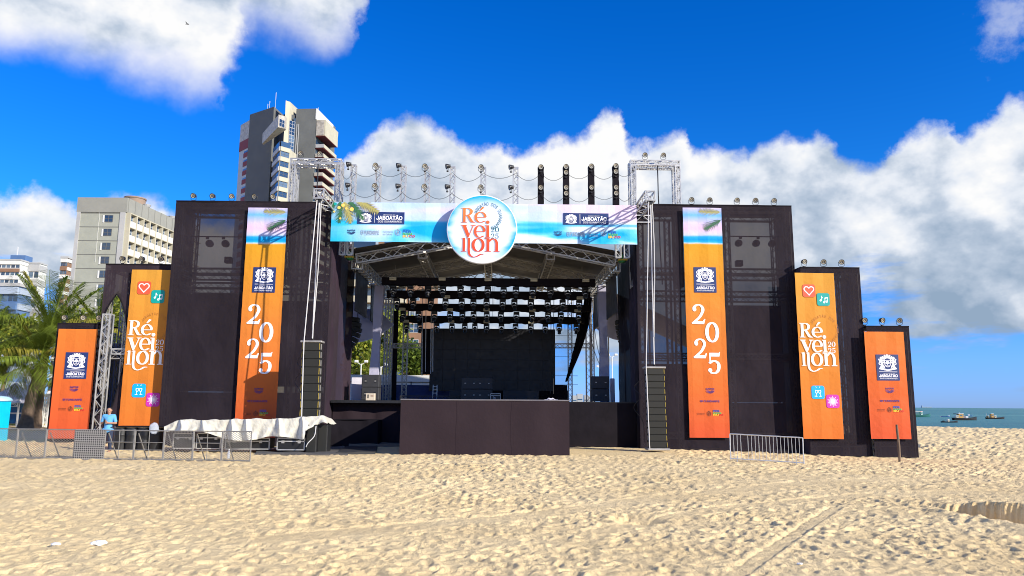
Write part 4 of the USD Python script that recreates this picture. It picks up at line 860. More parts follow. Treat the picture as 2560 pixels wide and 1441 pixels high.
# black drapes and side screens hung below the eaves
for side, x, sg in (('left', xe0-0.12, 1), ('right', xe1+0.12, -1)):
    for i, (y0, y1) in enumerate(((38.6, 42.0), (43.4, 47.6))):
        t = thing('video_wing', f'glossy black side panel hung {"nearest the audience" if i == 0 else "further back"} under the {side} eave', 'panel', (x, y0, ze-2.5))
        MB().box2((-0.03, 0, 0), (0.03, y1-y0, 2.2)).put('panel', mat('glossy_black_panel', (.010, .011, .013), .6, 0, .1, 3, spec=.7), t); MB().box2((-.05, 0, 2.2), (.05, y1-y0, 2.28)).put('top_rail', M['alu_dark'], t)
M['columncloth'] = mat('column_cloth', (.40, .39, .50), .85, 0, .1, 1.5, .02, 4.0)
# white wrapped columns and white side tents
for side, pxb, pyb, pxt, pyt, Y in (('left', 932, 996, 950, 716, 43.0), ('right', 1512, 996, 1505, 716, 43.0)):
    a, b = at(pxb, pyb, Y), at(pxt, pyt, Y); a[2] = ZD
    P = []
    for s in np.linspace(0, 1, 12):
        c = a+(b-a)*s; w = .24+.03*math.sin(s*9); P.append([(c[0]+w*sx, c[1]+w*sy, c[2]) for sx, sy in ((-1, -1), (1, -1), (1, 1), (-1, 1), (-1, -1))])
    MB().grid(np.array(P)).put('wrapped_column', M['columncloth'], label=f'column wrapped in white cloth at the {side} side of the stage', cat='column')
def tent(label, pts, Y0, Y1, dz):
    mb = MB(); f = [at(x, y, Y0) for x, y in pts[:2]]; b = [at(x, y, Y1) for x, y in pts[2:]]
    n = 14; P = np.zeros((n, n, 3))
    for i, u in enumerate(np.linspace(0, 1, n)):
        for j, v in enumerate(np.linspace(0, 1, n)):
            P[i, j] = (f[0]*(1-u)+f[1]*u)*(1-v)+(b[0]*(1-u)+b[1]*u)*v; P[i, j, 2] -= dz*math.sin(math.pi*v)*0.5
    q = P.copy(); q[..., 2] -= .03
    t = thing('side_tent', label, 'tent', (0, 0, 0)); MB().grid(P).grid(q[:, ::-1]).put('canopy', M['tentcloth'], t, smooth=True)
    val = np.stack([P[0], P[0]-np.array([0, 0, .55])]); MB().grid(val).put('valance', M['tentcloth'], t)
    for c in (P[0, 0], P[0, -1]): MB().bar(c, (c[0], c[1], 0.0), .07).put('pole', M['alu'], t)
tent('sagging white tent canopy beside the left edge of the stage', [(882, 752), (880, 858), (940, 770), (985, 812)], 43.6, 47.5, .5)
tent('sagging white tent canopy beside the right edge of the stage', [(1560, 752), (1562, 852), (1520, 775), (1484, 815)], 43.6, 47.5, .5)
tent_r = np.array([[(6.9+6.2*u, 42.3+6.2*v, 8.4-2.9*u-.35*math.sin(math.pi*v)) for u in np.linspace(0, 1, 10)] for v in np.linspace(0, 1, 10)])
t = thing('backstage_tent', 'long sloping tent roof behind the tall right tower', 'tent', (6.9, 42.3, 0)); O = np.array([6.9, 42.3, 0]); rel(MB().grid(tent_r), O).put('canopy', M['whitecloth'], t, smooth=True)
for x, y, h in ((13.1, 42.3, 5.5), (13.1, 48.5, 5.5), (10, 48.5, 6.9)): rel(MB().bar((x, y, 0), (x, y, h), .1), O).put('pole', M['alu'], t)
# lighting battens with moving heads
BAT = [(955, 1487, 706, 41.0), (968, 1475, 738, 43.0), (991, 1477, 770, 45.0), (1000, 1461, 800, 47.0)]
HEADS = [[405, 545, 690, 810, 955, 1062, 1178, 1308, 1408, 1545, 1690, 1832, 1975], [435, 568, 712, 832, 965, 1060, 1168, 1300, 1395, 1530, 1668, 1790, 1925],
         [487, 614, 742, 870, 970, 1062, 1170, 1285, 1412, 1540, 1670, 1775, 1922], [515, 625, 760, 885, 990, 1072, 1168, 1290, 1405, 1530, 1648, 1762, 1902]]
BLIND = [[405, 807, 1180, 1553, 1975], [845, 1540, 1928], [482, 870, 1168, 1540, 1908], [512, 880, 1168, 1530]]
HEAD = None; STRIP = None; bn = ['topmost', 'second', 'third', 'lowest']
for k, (x0p, x1p, py, Y) in enumerate(BAT):
    x0, x1, z = X_at(x0p, py, Y), X_at(x1p, py, Y), Z_at(1225, py, Y)
    n = 60; P = []
    for i, x in enumerate(np.linspace(x0, x1, n)):
        dz = .03*math.sin(i*.9)+.02*math.sin(i*2.3); P.append([(x, Y-.2, z-.22+dz), (x, Y-.2, z+.2), (x, Y+.2, z+.2), (x, Y+.2, z-.22+dz), (x, Y-.2, z-.22+dz)])
    P = np.array(P)
    t = thing('lighting_batten', f'{bn[k]} of four black cloth wrapped lighting battens across the stage', 'lighting batten', (x0, Y, z)); O = np.array([x0, Y, z])
    rel(MB().grid(P), O).put('cloth_wrap', M['blackcloth'], t, smooth=30); rel(truss(MB(), (x0, Y, z), (x1, Y, z), .34, .4), O).put('truss', M['alu_dark'], t)
    for i in range(3): rel(MB().tube([(x0+(x1-x0)*(.06+.44*i), Y, z+.2), (x0+(x1-x0)*(.06+.44*i), Y, ze+.4)], .012, 4), O).put('hoist_chain', M['alu_dark'], t)
    for i, p in enumerate(HEADS[k]):
        x = X_at(p/3.275+860, py, Y); lab = f'moving head lamp hanging {ORD[i]} from the left under the {bn[k]} batten'
        if HEAD is None:
            HEAD = thing('moving_head', lab, 'stage lamp', (x, Y, z-.24), 0, 'moving head lamps under the battens')
            MB().bev((0, 0, -.07), (.34, .24, .14), .03).put('base', M['black'], HEAD)
            MB().bar((-.15, 0, -.12), (-.16, 0, -.42), .05, .1).bar((.15, 0, -.12), (.16, 0, -.42), .05, .1).box((0, 0, -.15), (.34, .1, .06)).put('yoke', M['black'], HEAD)
            h = MB().lathe([(0, .20), (.09, .19), (.125, .10), (.125, -.02), (.10, -.14), (.115, -.20), (.10, -.21)], (0, 0, 0), 'z', 14)
            l = MB().lathe([(0, -.212), (.10, -.205)], (0, 0, 0), 'z', 14); r = MB().lathe([(.127, .02), (.131, .0), (.127, -.02)], (0, 0, 0), 'z', 14)
            c, s = math.cos(-.45), math.sin(-.45); R = np.array([[1, 0, 0], [0, c, -s], [0, s, c]])
            for mb, nm, mm in ((h, 'head', M['black']), (l, 'lens', M['lens_dark']), (r, 'ring', M['white'])): mb.v = [v@R.T+np.array([0, 0, -.42]) for v in mb.v]; mb.put(nm, mm, HEAD, smooth=40)
        else: copy_thing(HEAD, lab, (x, Y, z-.24), random.choice([0, 0, .3, -.4, .15]))
    for i, p in enumerate(BLIND[k]):
        x = X_at(p/3.275+860, py, Y); lab = f'flat cream blinder lamp, {ORD[i]} from the left along the {bn[k]} batten'; loc = (x, Y-.3, z+(.1 if k == 0 else -.17))
        if STRIP is None:
            STRIP = thing('blinder_lamp', lab, 'stage lamp', loc, 0, 'cream blinder lamps on the battens')
            MB().bev((0, 0, 0), (.38, .10, .17), .015).put('housing', mat('cream_lamp', (.52, .48, .34), .5, 0, .1, 5), STRIP); MB().box((0, -.053, .0), (.34, .006, .012)).put('slot', M['black'], STRIP)
        else: copy_thing(STRIP, lab, loc)
# video screen, wings and rear structure
YS = 49.0
sx0, sx1, sz1, sz0 = X_at(1076, 900, YS), X_at(1386, 900, YS), Z_at(1220, 824, YS), Z_at(1220, 977, YS)
t = thing('video_screen', 'large unlit black video screen at the back of the stage', 'screen', ((sx0+sx1)/2, YS, sz0)); W = sx1-sx0; nx, nz_ = 10, 6
for i in range(nx):
    for j in range(nz_): MB().box((-W/2+W*(i+.5)/nx, .04*0, (sz1-sz0)*(j+.5)/nz_), (W/nx-.012, .08, (sz1-sz0)/nz_-.012)).put('panel', mat('screen_panel', (.010, .010, .013), .5, 0, .1, 4) if (i, j) == (0, 0) else '/World/Looks/screen_panel', t)
MB().box((0, .12, (sz1-sz0)/2), (W+.1, .1, sz1-sz0+.1)).put('frame', M['black'], t)
MB().grid(sheet((X_at(1052, 900, YS), YS-.1, Z_at(1060, 937, YS)), (X_at(1078, 900, YS)-X_at(1052, 900, YS), 0, 0), (0, 0, sz1-Z_at(1060, 937, YS)), 10, 10, .06, 2)).put('masking_cloth', M['blackcloth'], label='narrow black masking cloth at the left edge of the video screen', cat='curtain', smooth=True)
MB().box2((X_at(1385, 980, YS), YS-.05, ZD), (X_at(1418, 980, YS), YS+.05, Z_at(1400, 963, YS))).put('masking_flat', M['blackcloth'], label='low black masking flat right of the video screen', cat='panel')
for nm, px, ya, yb, Y, w in (('left inner', 1013, 740, 1000, 48.2, .34), ('left outer', 974, 735, 1000, 49.0, .38), ('right inner', 1425, 742, 1000, 48.2, .30), ('right outer', 1480, 735, 1000, 48.6, .30)):
    x = X_at(px, 870, Y); z = Z_at(px, ya, Y); t = thing('rear_truss', f'upright truss at the {nm} side of the video screen', 'truss', (x, Y, ZD)); truss(MB(), (0, 0, 0), (0, 0, z-ZD), w, w*1.1).put('truss', M['alu_dark'], t); MB().box((0, 0, .02), (.6, .6, .04)).put('base_plate', M['black'], t)
for nm, a, b, py, Y in (('left', 984, 1053, 865, 48.6), ('right', 1387, 1476, 865, 48.9)):
    truss(MB(), (X_at(a, py, Y), Y, Z_at(a, py, Y)), (X_at(b, py, Y), Y, Z_at(b, py, Y)), .32).put('cross_truss', M['alu_dark'], label=f'level truss bracing the {nm} side of the video screen', cat='truss')
MB().grid(sheet((X_at(982, 870, 49.2), 49.2, ZD), (X_at(994, 870, 49.2)-X_at(982, 870, 49.2), 0, 0), (0, 0, 6.0), 8, 10, .08, 9)).put('curtain_strip', M['blackcloth'], label='tall black curtain strip beside the left rear truss', cat='curtain', smooth=True)
# gathered black curtain on the right, hung from the roof and pulled aside
n = 26; P = np.zeros((n, 10, 3))
for i, s in enumerate(np.linspace(0, 1, n)):
    cx, cy = 1472-58*s**1.6, 690+265*s; w = (4+20*math.sin(math.pi*min(1, s*.9+.08)))
    for j, v in enumerate(np.linspace(-.5, .5, 10)): q = at(cx+w*v+w*.2, cy, 47.9+.12*math.sin(j*2.2)); P[i, j] = q
t = thing('gathered_curtain', 'black curtain pulled aside in a swag at the right rear of the stage', 'curtain', (0, 0, 0)); MB().grid(P).put('cloth', M['blackcloth'], t, smooth=True)
g = Graph(); gf = g.n('fresnel', 'fac', IOR=1.4); gl = g.n('mix_closure', 'closure', fac=0.22, closure1=g.n('transparent_bsdf', 'BSDF', color=(.80, .86, .92)), closure2=g.n('principled_bsdf', 'BSDF', base_color=(.25, .30, .36), roughness=.2))
film = g.make('/World/Looks/clear_film', surface=gl)
t = thing('clear_sheet', 'clear plastic sheet stretched behind the right rear truss', 'plastic sheet', (X_at(1386, 870, 49.6), 49.6, Z_at(1400, 962, 49.6)))
H = Z_at(1400, 806, 49.6)-Z_at(1400, 962, 49.6); W = X_at(1440, 870, 49.6)-X_at(1386, 870, 49.6)
MB().quad((0, 0, 0), (W*.75, 0, 0), (W*1.3, 0, H), (0, 0, H)).put('sheet', film, t)
for s in (.0, .14, .45, .78, 1.0): MB().box((W*.55, 0, H*s), (W*1.05, .02, .025)).put('seam', M['black'], t)
MB().grid(sheet((X_at(1128, 980, YS), YS+.02, ZD), (X_at(1420, 980, YS)-X_at(1128, 980, YS), 0, 0), (0, 0, sz0-ZD+.05), 24, 6, .05, 12)).put('screen_skirt', M['blackcloth'], label='black cloth skirt closing the gap under the video screen', cat='cloth', smooth=True)
BLUE = mat('navy_backdrop_cloth', (.035, .055, .17), .8, 0, .12, 1.0, .02, 2.0)
yb_ = 50.2
MB().grid(sheet((X_at(885, 980, yb_), yb_, 0.6), (X_at(1128, 980, yb_)-X_at(885, 980, yb_), 0, 0), (0, 0, Z_at(1040, 963, yb_)-.6), 30, 8, .06, 5)).put('blue_backdrop', BLUE, label='long navy blue cloth along the rear of the stage', cat='backdrop', smooth=True)
for nm, a, b, top in (('left', 1124, 1160, 976), ('right', 1258, 1346, 977)): MB().bev(((X_at(a, 990, 47)+X_at(b, 990, 47))/2, 47.5, (ZD+Z_at(a, top, 47))/2), (X_at(b, 990, 47)-X_at(a, 990, 47), 1.4, Z_at(a, top, 47)-ZD), .02).put('riser', mat('riser_grey', (.055, .055, .06), .8, 0, .1, 3) if nm == 'left' else '/World/Looks/riser_grey', label=f'dark grey platform riser {"left" if nm == "left" else "right"} of the centre speaker stack', cat='riser')
# speakers, flight case and clutter on the deck
SUB = None
def sub(x, y, z, label, w=.90, h=.66):
    global SUB
    if SUB is None:
        SUB = thing('bass_speaker', label, 'speaker', (x, y, z), 0, 'black bass speakers on the stage'); MB().bev((0, .35, h/2), (w, .8, h-.006), .025).put('cabinet', mat('speaker_cabinet', (.030, .030, .032), .6, 0, .2, 6), SUB)
        for sx in (-.25, .25): MB().box((sx, -.052, h*.5), (.11, .012, .20)).put('handle', M['black'], SUB); MB().box((sx, -.06, h*.5), (.09, .006, .05)).put('handle_bar', M['alu_dark'], SUB)
    else: copy_thing(SUB, label, (x, y, z))
for i in (0, 1):
    lv = ('lower', 'upper')[i]
    sub(X_at(926, 970, 39.2), 39.2, ZD+.03+.66*i, f'{lv} bass speaker of the stack on the left of the stage')
    sub(X_at(1502, 970, 39.2), 39.2, ZD+.03+.67*i, f'{lv} bass speaker of the stack on the right of the stage')
    for j in (0, 1): sub(X_at(1174+37*j, 970, 43), 43, ZD+.05+.665*i, f'{lv} {"left" if j == 0 else "right"} bass speaker of the square centre stack')
x = X_at(1239, 990, 42.6)
t = thing('flight_case', 'black flight case with silver edges beside the centre speaker stack', 'flight case', (x, 42.6, ZD))
MB().bev((0, .3, .25), (.56, .6, .44), .02).put('case', M['black'], t)
for a, b in (((-.28, -.01, .04), (.28, -.01, .04)), ((-.28, -.01, .46), (.28, -.01, .46)), ((-.28, -.01, .36), (.28, -.01, .36)), ((-.28, -.01, .04), (-.28, -.01, .46)), ((.28, -.01, .04), (.28, -.01, .46))): MB().bar(a, b, .03).put('edge_strip', M['alu'], t)
MB().shape(fit('in', .14, .16), (-.14, -.01, .14), .004).put('lettering', M['white'], t)
x = X_at(925, 995, 38.2); t = thing('carton', 'small pale cardboard box in front of the left speaker stack', 'box', (x, 38.2, ZD)); MB().bev((0, .2, .19), (.44, .36, .36), .01).put('body', mat('pale_card', (.55, .47, .36), .8, 0, .1, 5), t); MB().box((-.1, .015, .22), (.06, .01, .18)).put('print_bar', M['black'], t); MB().box((.1, .015, .24), (.14, .01, .04)).put('print_bar', K['brown'], t)
x = X_at(1087, 985, 46); t = thing('step_ladder', 'short aluminium ladder standing at the rear of the stage', 'ladder', (x, 46, ZD)); H = 1.02
for sx in (-.13, .13): MB().bar((sx, 0, 0), (sx*.92, .15, H), .035).put('rail', M['alu'], t)
for i in range(5): MB().bar((-.13, .02+.03*i, .12+.2*i), (.13, .02+.03*i, .12+.2*i), .03).put('rung', M['alu'], t)
t = thing('lying_truss', 'dark low trussing lying along the rear of the deck', 'truss', (X_at(1000, 998, 45), 45, ZD+.2)); truss(MB(), (0, 0, 0), (3.6, .3, 0), .3).put('truss', M['black'], t)
P = sheet((X_at(1360, 1000, 33), 33.0, ZD+.06), (.62, 0, 0), (0, .5, 0), 10, 8, 0, 1); r = np.hypot(P[..., 0]-P[..., 0].mean(), P[..., 1]-33.25); P[..., 2] += .10*np.exp(-(r/.2)**2)+.02*np.sin(P[..., 0]*31)
MB().grid(P).put('plastic_heap', M['whitecloth'], label='small crumpled pale plastic heap on the forestage deck', cat='plastic', smooth=True)
x = X_at(895, 970, 40.5); MB().grid(sheet((x-.35, 40.5, ZD), (.62, 0, 0), (0, 0, 1.25), 10, 10, .06, 6)).put('white_wrap', M['whitecloth'], label='white cloth wrapped block behind the left speaker stack', cat='cloth', smooth=True)
x = X_at(1531, 970, 40.5); MB().bev((x, 40.5, ZD+.65), (.24, .24, 1.3), .03).put('white_post', M['whitecloth'], label='short white post behind the right speaker stack', cat='post')
for i, (px, y0, y1, Y) in enumerate(((1057, 600, 940, 46.5), (1066, 600, 930, 46.6), (1079, 640, 935, 46.7), (1084, 640, 930, 46.8), (1378, 700, 985, 46.6), (1385, 640, 985, 46.7))):
    MB().tube([at(px, y0+90, Y), at(px-1, (y0+y1)/2, Y), at(px-2, y1, Y)], .022, 5).put('hanging_strap', M['rope'] if i < 4 else M['black'], label=f'{"pale" if i < 4 else "dark"} strap hanging {ORD[i if i < 4 else i-4]} from the left at the {"left" if i < 4 else "right"} edge of the screen', cat='strap')
for i, pts in enumerate((((1466, 745), (1478, 850), (1503, 920), (1520, 935)), ((1480, 745), (1490, 850), (1510, 925), (1522, 935)))):
    MB().tube(sp([at(x, y, 45.0) for x, y in pts], 6), .018, 4).put('loose_cable', M['black'], label=f'{"longer" if i == 0 else "shorter"} dark cable drooping to the right speaker stack', cat='cable')
# side hung line arrays inside the wings
for side, pts, Y in (('left', [(903, 800), (907, 812), (908, 824), (905, 836), (900, 848), (893, 858), (887, 866)], 41.5), ('right', [(1534, 806), (1535, 818), (1537, 829), (1539, 840), (1542, 851), (1545, 862), (1547, 872)], 42.5)):
    t = thing('side_array', f'curved black speaker array hanging inside the {side} wing of the stage', 'speaker array', at(*pts[0], Y)); O = np.array(at(*pts[0], Y)); sg = 1 if side == 'left' else -1
    for i, p in enumerate(pts):
        c = at(*p, Y)-O; a = sg*(.05+.10*i); R = np.array([[math.cos(a), 0, math.sin(a)], [0, 1, 0], [-math.sin(a), 0, math.cos(a)]])
        m = MB().bev((0, 0, 0), (.62, .50, .25), .02); m.v = [v@R.T+c-np.array([sg*.42, 0, 0]) for v in m.v]; m.put('cabinet', M['grille'], t)
    MB().tube([(-sg*.2, 0, .1), (-sg*.2, 0, 2.6)], .02, 4).put('hoist_rope', M['black'], t)
# ------------------------------------------------------------------ front speaker arrays with their hoist ropes
for side, (pxt, pyt), (pxb, pyb), zb in (('left', (778, 853), (772, 1068), .22), ('right', (1638, 918), (1646, 1113), .06)):
    Y = 33.2; x0, x1 = X_at(pxt, pyt, Y), X_at(pxb, pyb, Y); zt = Z_at(pxt, pyt, Y); n = 12
    t = thing('line_array', f'tall column of twelve black loudspeakers with yellow edges standing before the {side} tower', 'speaker array', (x1, Y, zb))
    H = zt-zb-.16
    MB().bev((0, .25, .05), (.98, .8, .09), .02).put('base_frame', M['alu_dark'], t)
    for i in range(n):
        z0, z1 = .10+H*i/n, .10+H*(i+1)/n; s = (i+.5)/n; cx = (x0-x1)*s; a = .05*(1-s)*2-.03
        m = MB().bev((0, .26, 0), (.80, .52, H/n-.012), .018)
        c, q = math.cos(a), math.sin(a); R = np.array([[1, 0, 0], [0, c, -q], [0, q, c]])
        m.v = [v@R.T+np.array([cx, 0, (z0+z1)/2]) for v in m.v]; cb = m.put('cabinet', M['grille'], t)
        e = MB().box((-.37, -.004, 0), (.03, .012, H/n-.05)).put if False else None
        for xe in (-.388, .388): mm = MB().box((cx+xe, -.006, (z0+z1)/2), (.014, .016, H/n-.09)); mm.put('yellow_edge', M['yellow'], cb)
        for sx in (-.41, .41): MB().box((cx+sx, .22, (z0+z1)/2), (.02, .12, H/n*.7)).put('rigging_plate', M['alu_dark'], cb)
    MB().bev((x0-x1, .26, H+.14), (.95, .62, .09), .02).put('top_frame', M['alu_dark'], t)
    MB().lathe([(.02, -.06), (.06, 0), (.02, .06)], (x0-x1, .2, H+.25), 'y', 10).put('shackle', M['black'], t)
    ox, oy, oz = OUT[side]
    MB().tube([(ox+.02, oy+.1, oz-.3), (x0, Y+.2, zt+.12)], .030, 5).put('hoist_rope', M['rope'], label=f'thick pale hoist strap lifting the {side} speaker column', cat='rope')
    MB().tube([(ox-.08, oy+.05, oz-.3), (x0-.42 if side == 'right' else x0-.3, Y-.08, (zt if side == 'right' else zt-.1)), (x1-.42 if side == 'right' else x1-.28, Y-.14, .15)], .024, 5).put('guide_rope', M['rope'], label=f'pale slack rope running down in front of the {side} speaker column', cat='rope')
    MB().tube(sp([(ox+.10, oy+.1, oz-.3), (ox+.13, oy+.05, oz-3.2), (ox+.02, oy+.05, oz-6.6)], 6), .020, 5).put('spare_rope', M['rope'], label=f'shorter spare rope hanging from the {side} outrigger pulley', cat='rope')
    MB().tube(sp([(x0-.5, Y+.5, zt-.5), (x0-.8, Y+.9, zt-.9), (x0-.55, Y+.6, zt-1.3), (x0-.85, Y+.8, zt-1.8), (x0-.5, Y+.6, zt-2.4), (x1-.5, Y+.5, .4)], 8), .014, 4).put('signal_cable', M['black'], label=f'looping black signal cable behind the {side} speaker column', cat='cable')

# ------------------------------------------------------------------ fence panels along the left foreground
fp0, fp1 = atz(-62, 1143.5, .03), atz(628, 1152.5, .03)
fpx = [-62, 41, 113, 186, 260, 335, 409, 482, 555, 628]; kinds = ['mesh', 'mesh', 'mesh', 'plate', 'open', 'open', 'mesh', 'open', 'mesh']
words = {'mesh': 'expanded metal mesh', 'plate': 'solid perforated plate', 'open': 'open bar'}
FH = 1.03; wire = mat('galvanised_steel', (.27, .26, .24), .5, .5, .15, 9.0)
g = Graph(); pos = g.n('texture_coordinate', 'object'); vo = g.n('voronoi_texture', 'distance', vector=g.n('mapping', 'vector', vector=pos, scale=(1.0, 0.0, 1.0)), scale=13.0, randomness=0.0)
plate_mat = g.make('/World/Looks/perforated_plate', surface=g.n('principled_bsdf', 'BSDF', base_color=g.mixc(g.mr(vo, .34, .42), (.06, .06, .06), (.36, .35, .33)), metallic=.4, roughness=.5))
ups = ['leftmost', 'second', 'third', 'fourth', 'fifth', 'sixth', 'seventh', 'eighth', 'ninth']
dvec = (fp1-fp0)/np.linalg.norm(fp1-fp0); fang = math.atan2(dvec[1], dvec[0])
tlast = 0.0
def on_line(px): # where the fence line meets the vertical plane through that pixel column
    d = ray(px, 1120); A = np.array([[dvec[0], -d[0]], [dvec[1], -d[1]]]); s = np.linalg.solve(A, (EYE-fp0)[:2]); return s[0]
for i, kd in enumerate(kinds):
    s0, s1 = on_line(fpx[i])+.015, on_line(fpx[i+1])-.015; W = s1-s0; o = fp0+dvec*s0; o[2] = gnd(o[0], o[1])-.01
    rank = {0: 'leftmost', 1: 'second', 2: 'third', 6: 'fourth', 8: 'rightmost', 4: 'leftmost', 5: 'middle', 7: 'rightmost', 3: 'only'}[i]
    t = thing('fence_panel', f'grey {words[kd]} fence panel, {rank} of its kind along the sandy foreground', 'fence panel', o, fang, None)
    fr = 0.034
    for a, b, nm in (((0, 0, .02), (0, 0, FH), 'post'), ((W, 0, .02), (W, 0, FH), 'post'), ((0, 0, FH), (W, 0, FH), 'rail'), ((0, 0, .04), (W, 0, .04), 'rail')): MB().tube([a, b], fr*.62, 7).put(nm, wire, t)
    if kd == 'mesh':
        m = MB(); p = .060; z0, z1 = .05, FH-.02
        for sg in (1, -1):
            for k in np.arange(-(z1-z0)*1.75, W+(z1-z0)*1.75, p*1.9):
                xa, za, xb, zb = k, z0, k+sg*(z1-z0)*1.7, z1
                if min(xa, xb) > W or max(xa, xb) < 0: continue
                def cl(x, z, X): return z+(X-x)*(zb-za)/(xb-xa) 
                pa, pb = (xa, za), (xb, zb)
                q = []
                for (x, z) in (pa, pb):
                    xc_ = min(max(x, 0), W); q.append((xc_, 0, cl(xa, za, xc_)))
                if abs(q[0][0]-q[1][0]) > .01: m.bar(q[0], q[1], .006, .010)
        m.put('wire_mesh', wire, t, kind='stuff')
    elif kd == 'plate':
        MB().bev((W/2, -.02, FH*.5), (W+.02, .02, FH+.02), .005).put('plate', plate_mat, t)
    else:
        for z in (.36, .62): MB().tube([(0, 0, z), (W, 0, z)], .014, 6).put('bar', wire, t)
        MB().tube([(W*.5, 0, .04), (W*.48, 0, FH)], .012, 6).put('upright', wire, t)
    for xx in (.10,): MB().bar((xx, .02, FH*.9), (xx+.08, .55, 0.0), .03).put('back_leg', wire, t)
    MB().bar((-.02, -.02, .0), (W+.02, -.02, .0), .05, .03).put('foot_plate', wire, t)

# ------------------------------------------------------------------ crowd barrier, post and litter on the right
b0, b1 = atz(1827, 1151, -.02), atz(2010, 1161, -.10); d = b1-b0; W = np.linalg.norm(d[:2]); ang = math.atan2(d[1], d[0])
b0[2] = gnd(*b0[:2])
t = thing('crowd_barrier', 'silver crowd barrier of upright bars leaning by the tall right tower', 'barrier', b0, ang); bm = mat('barrier_steel', (.62, .62, .60), .35, .6, .1, 8)
HB = 1.02; tz_ = lambda x: -.10*x/W
for z in (.10, HB): MB().tube([(0, 0, z+tz_(0)), (W, 0, z+tz_(W))], .022, 8).put('rail', bm, t)
for x in (0, W): MB().tube([(x, 0, .06+tz_(x)), (x, 0, HB+tz_(x))], .022, 8).put('end_post', bm, t)
for x in np.linspace(0, W, 21)[1:-1]:
    if abs(x-W*4/20) < .01: continue
    MB().tube([(x, 0, .10+tz_(x)), (x, 0, HB+tz_(x))], .010, 6).put('bar', bm, t)
for x in (W*.09, W*.90): MB().bar((x, -.28, .0+tz_(x)), (x, .3, .0+tz_(x)), .04).bar((x, 0, 0+tz_(x)), (x, 0, .2+tz_(x)), .03).put('foot', bm, t)
p = atz(2249, 1150, gnd(14.6, 28)-.0); wood = mat('weathered_wood', (.16, .11, .07), .85, 0, .3, 5.0, .01, 12)
MB().tube([(p[0], p[1], gnd(p[0], p[1])-.25), (p[0]+.01, p[1], .4), (p[0]-.015, p[1], 1.0), (p[0]-.02, p[1], Z_at(2249, 1062, p[1]))], [.058, .055, .05, .045], 9).put('wooden_post', wood, label='weathered wooden post stuck in the sand before the small right tower', cat='post', smooth=50)
lit = mat('litter_white', (.75, .75, .73), .6, 0, .05, 3)
for i, (px, py, s, lab) in enumerate(((140, 1358, .13, 'crumpled white paper scrap lying in the left foreground sand'), (248, 1354, .22, 'larger flattened white wrapper on the left foreground sand'), (1590, 1196, .10, 'tiny white scrap on the sand right of the forestage'), (2000, 1415, .07, 'small pale shell lying near the tyre track in the foreground'))):
    q = atz(px, py, .02); z = GZ[np.argmin(abs(rows-q[1])), np.argmin(abs(tn-q[0]/q[1]))]
    m = trimesh.creation.icosphere(2, s/2); v = m.vertices*np.array([1, .8, .35]); v = v*(1+.5*(meshkit.noise(v*40+i*3)[:, None]-.5)); MB().add(v+np.array([q[0], q[1], z+.02]), m.faces).put('litter', lit, label=lab, cat='litter')

# ------------------------------------------------------------------ tarpaulin over flight cases by the left tower
YT = 31.0
def tp(px, py, Y=YT): return at(px, py, Y)
topl = sp([(410, 1067), (428, 1060), (450, 1051), (500, 1051), (580, 1050), (622, 1048), (700, 1048), (752, 1045), (790, 1041), (806, 1042), (819, 1058)], 8)
lowl = sp([(411, 1081), (430, 1079), (455, 1080), (480, 1079), (508, 1080), (540, 1090), (570, 1099), (600, 1102), (640, 1099), (670, 1092), (700, 1092), (735, 1096), (760, 1098), (764, 1078), (790, 1064), (806, 1056), (819, 1061)], 8)
def along(c, n): d = np.r_[0, np.cumsum(np.linalg.norm(np.diff(c, axis=0), axis=1))]; t_ = np.linspace(0, d[-1], n); return np.stack([np.interp(t_, d, c[:, 0]), np.interp(t_, d, c[:, 1])], 1)
n = 260; xs_ = np.linspace(410, 819, n); tpy = np.interp(xs_, topl[:, 0], topl[:, 1]); o_ = np.argsort(lowl[:, 0]); lpy = np.interp(xs_, lowl[o_, 0], lowl[o_, 1]); lpy = np.maximum(lpy, tpy+3)
m_rows = []
for v in np.linspace(0, 1, 28):
    pts = []
    for x_, a, b in zip(xs_, tpy, lpy):
        rid = sum(math.exp(-((x_-c-4*(v-.5))/(3+9*v))**2) for c in (454, 508, 581, 617, 699, 758)); Yv = YT-.30*rid*(.35+.65*v)-.10*v+.05*math.sin(x_*.21+v*5)*v
        pts.append(at(x_, a+(b-a)*v, Yv))
    m_rows.append(pts)
front = np.array(m_rows)
back = []
for v in np.linspace(1, 0, 16)[:-1]: r = front[0].copy(); r[:, 1] += 1.7*v; r[:, 2] += .04*np.sin(np.arange(n)*.18+v*4)-.10*v; back.append(r)
P = np.concatenate([np.array(back), front]); f = meshkit.fbm(P*np.array([2.2, 2.2, 1.2]), 4, 9)-.5; cr = 1-2*np.abs(meshkit.fbm(P*np.array([3.1, 3.1, 2.0])+np.array([P[..., 2].mean(), 0, 0]), 4, 15)-0.5)*2.2; P[..., 1] -= (f*.16+np.clip(cr, -1, 1)*.05*np.linspace(1, .25, len(P))[:, None])*np.linspace(.3, 1, len(P))[:, None]; P[..., 2] += f*.05+np.clip(cr, -1, 1)*.02*np.linspace(1, .2, len(P))[:, None]
tarp = mat('white_tarpaulin', (.52, .50, .42), .6, 0, .10, 1.6, .03, 5.0)
MB().grid(P).put('tarpaulin', tarp, label='crumpled off-white tarpaulin thrown over the flight cases', cat='tarpaulin', smooth=True)
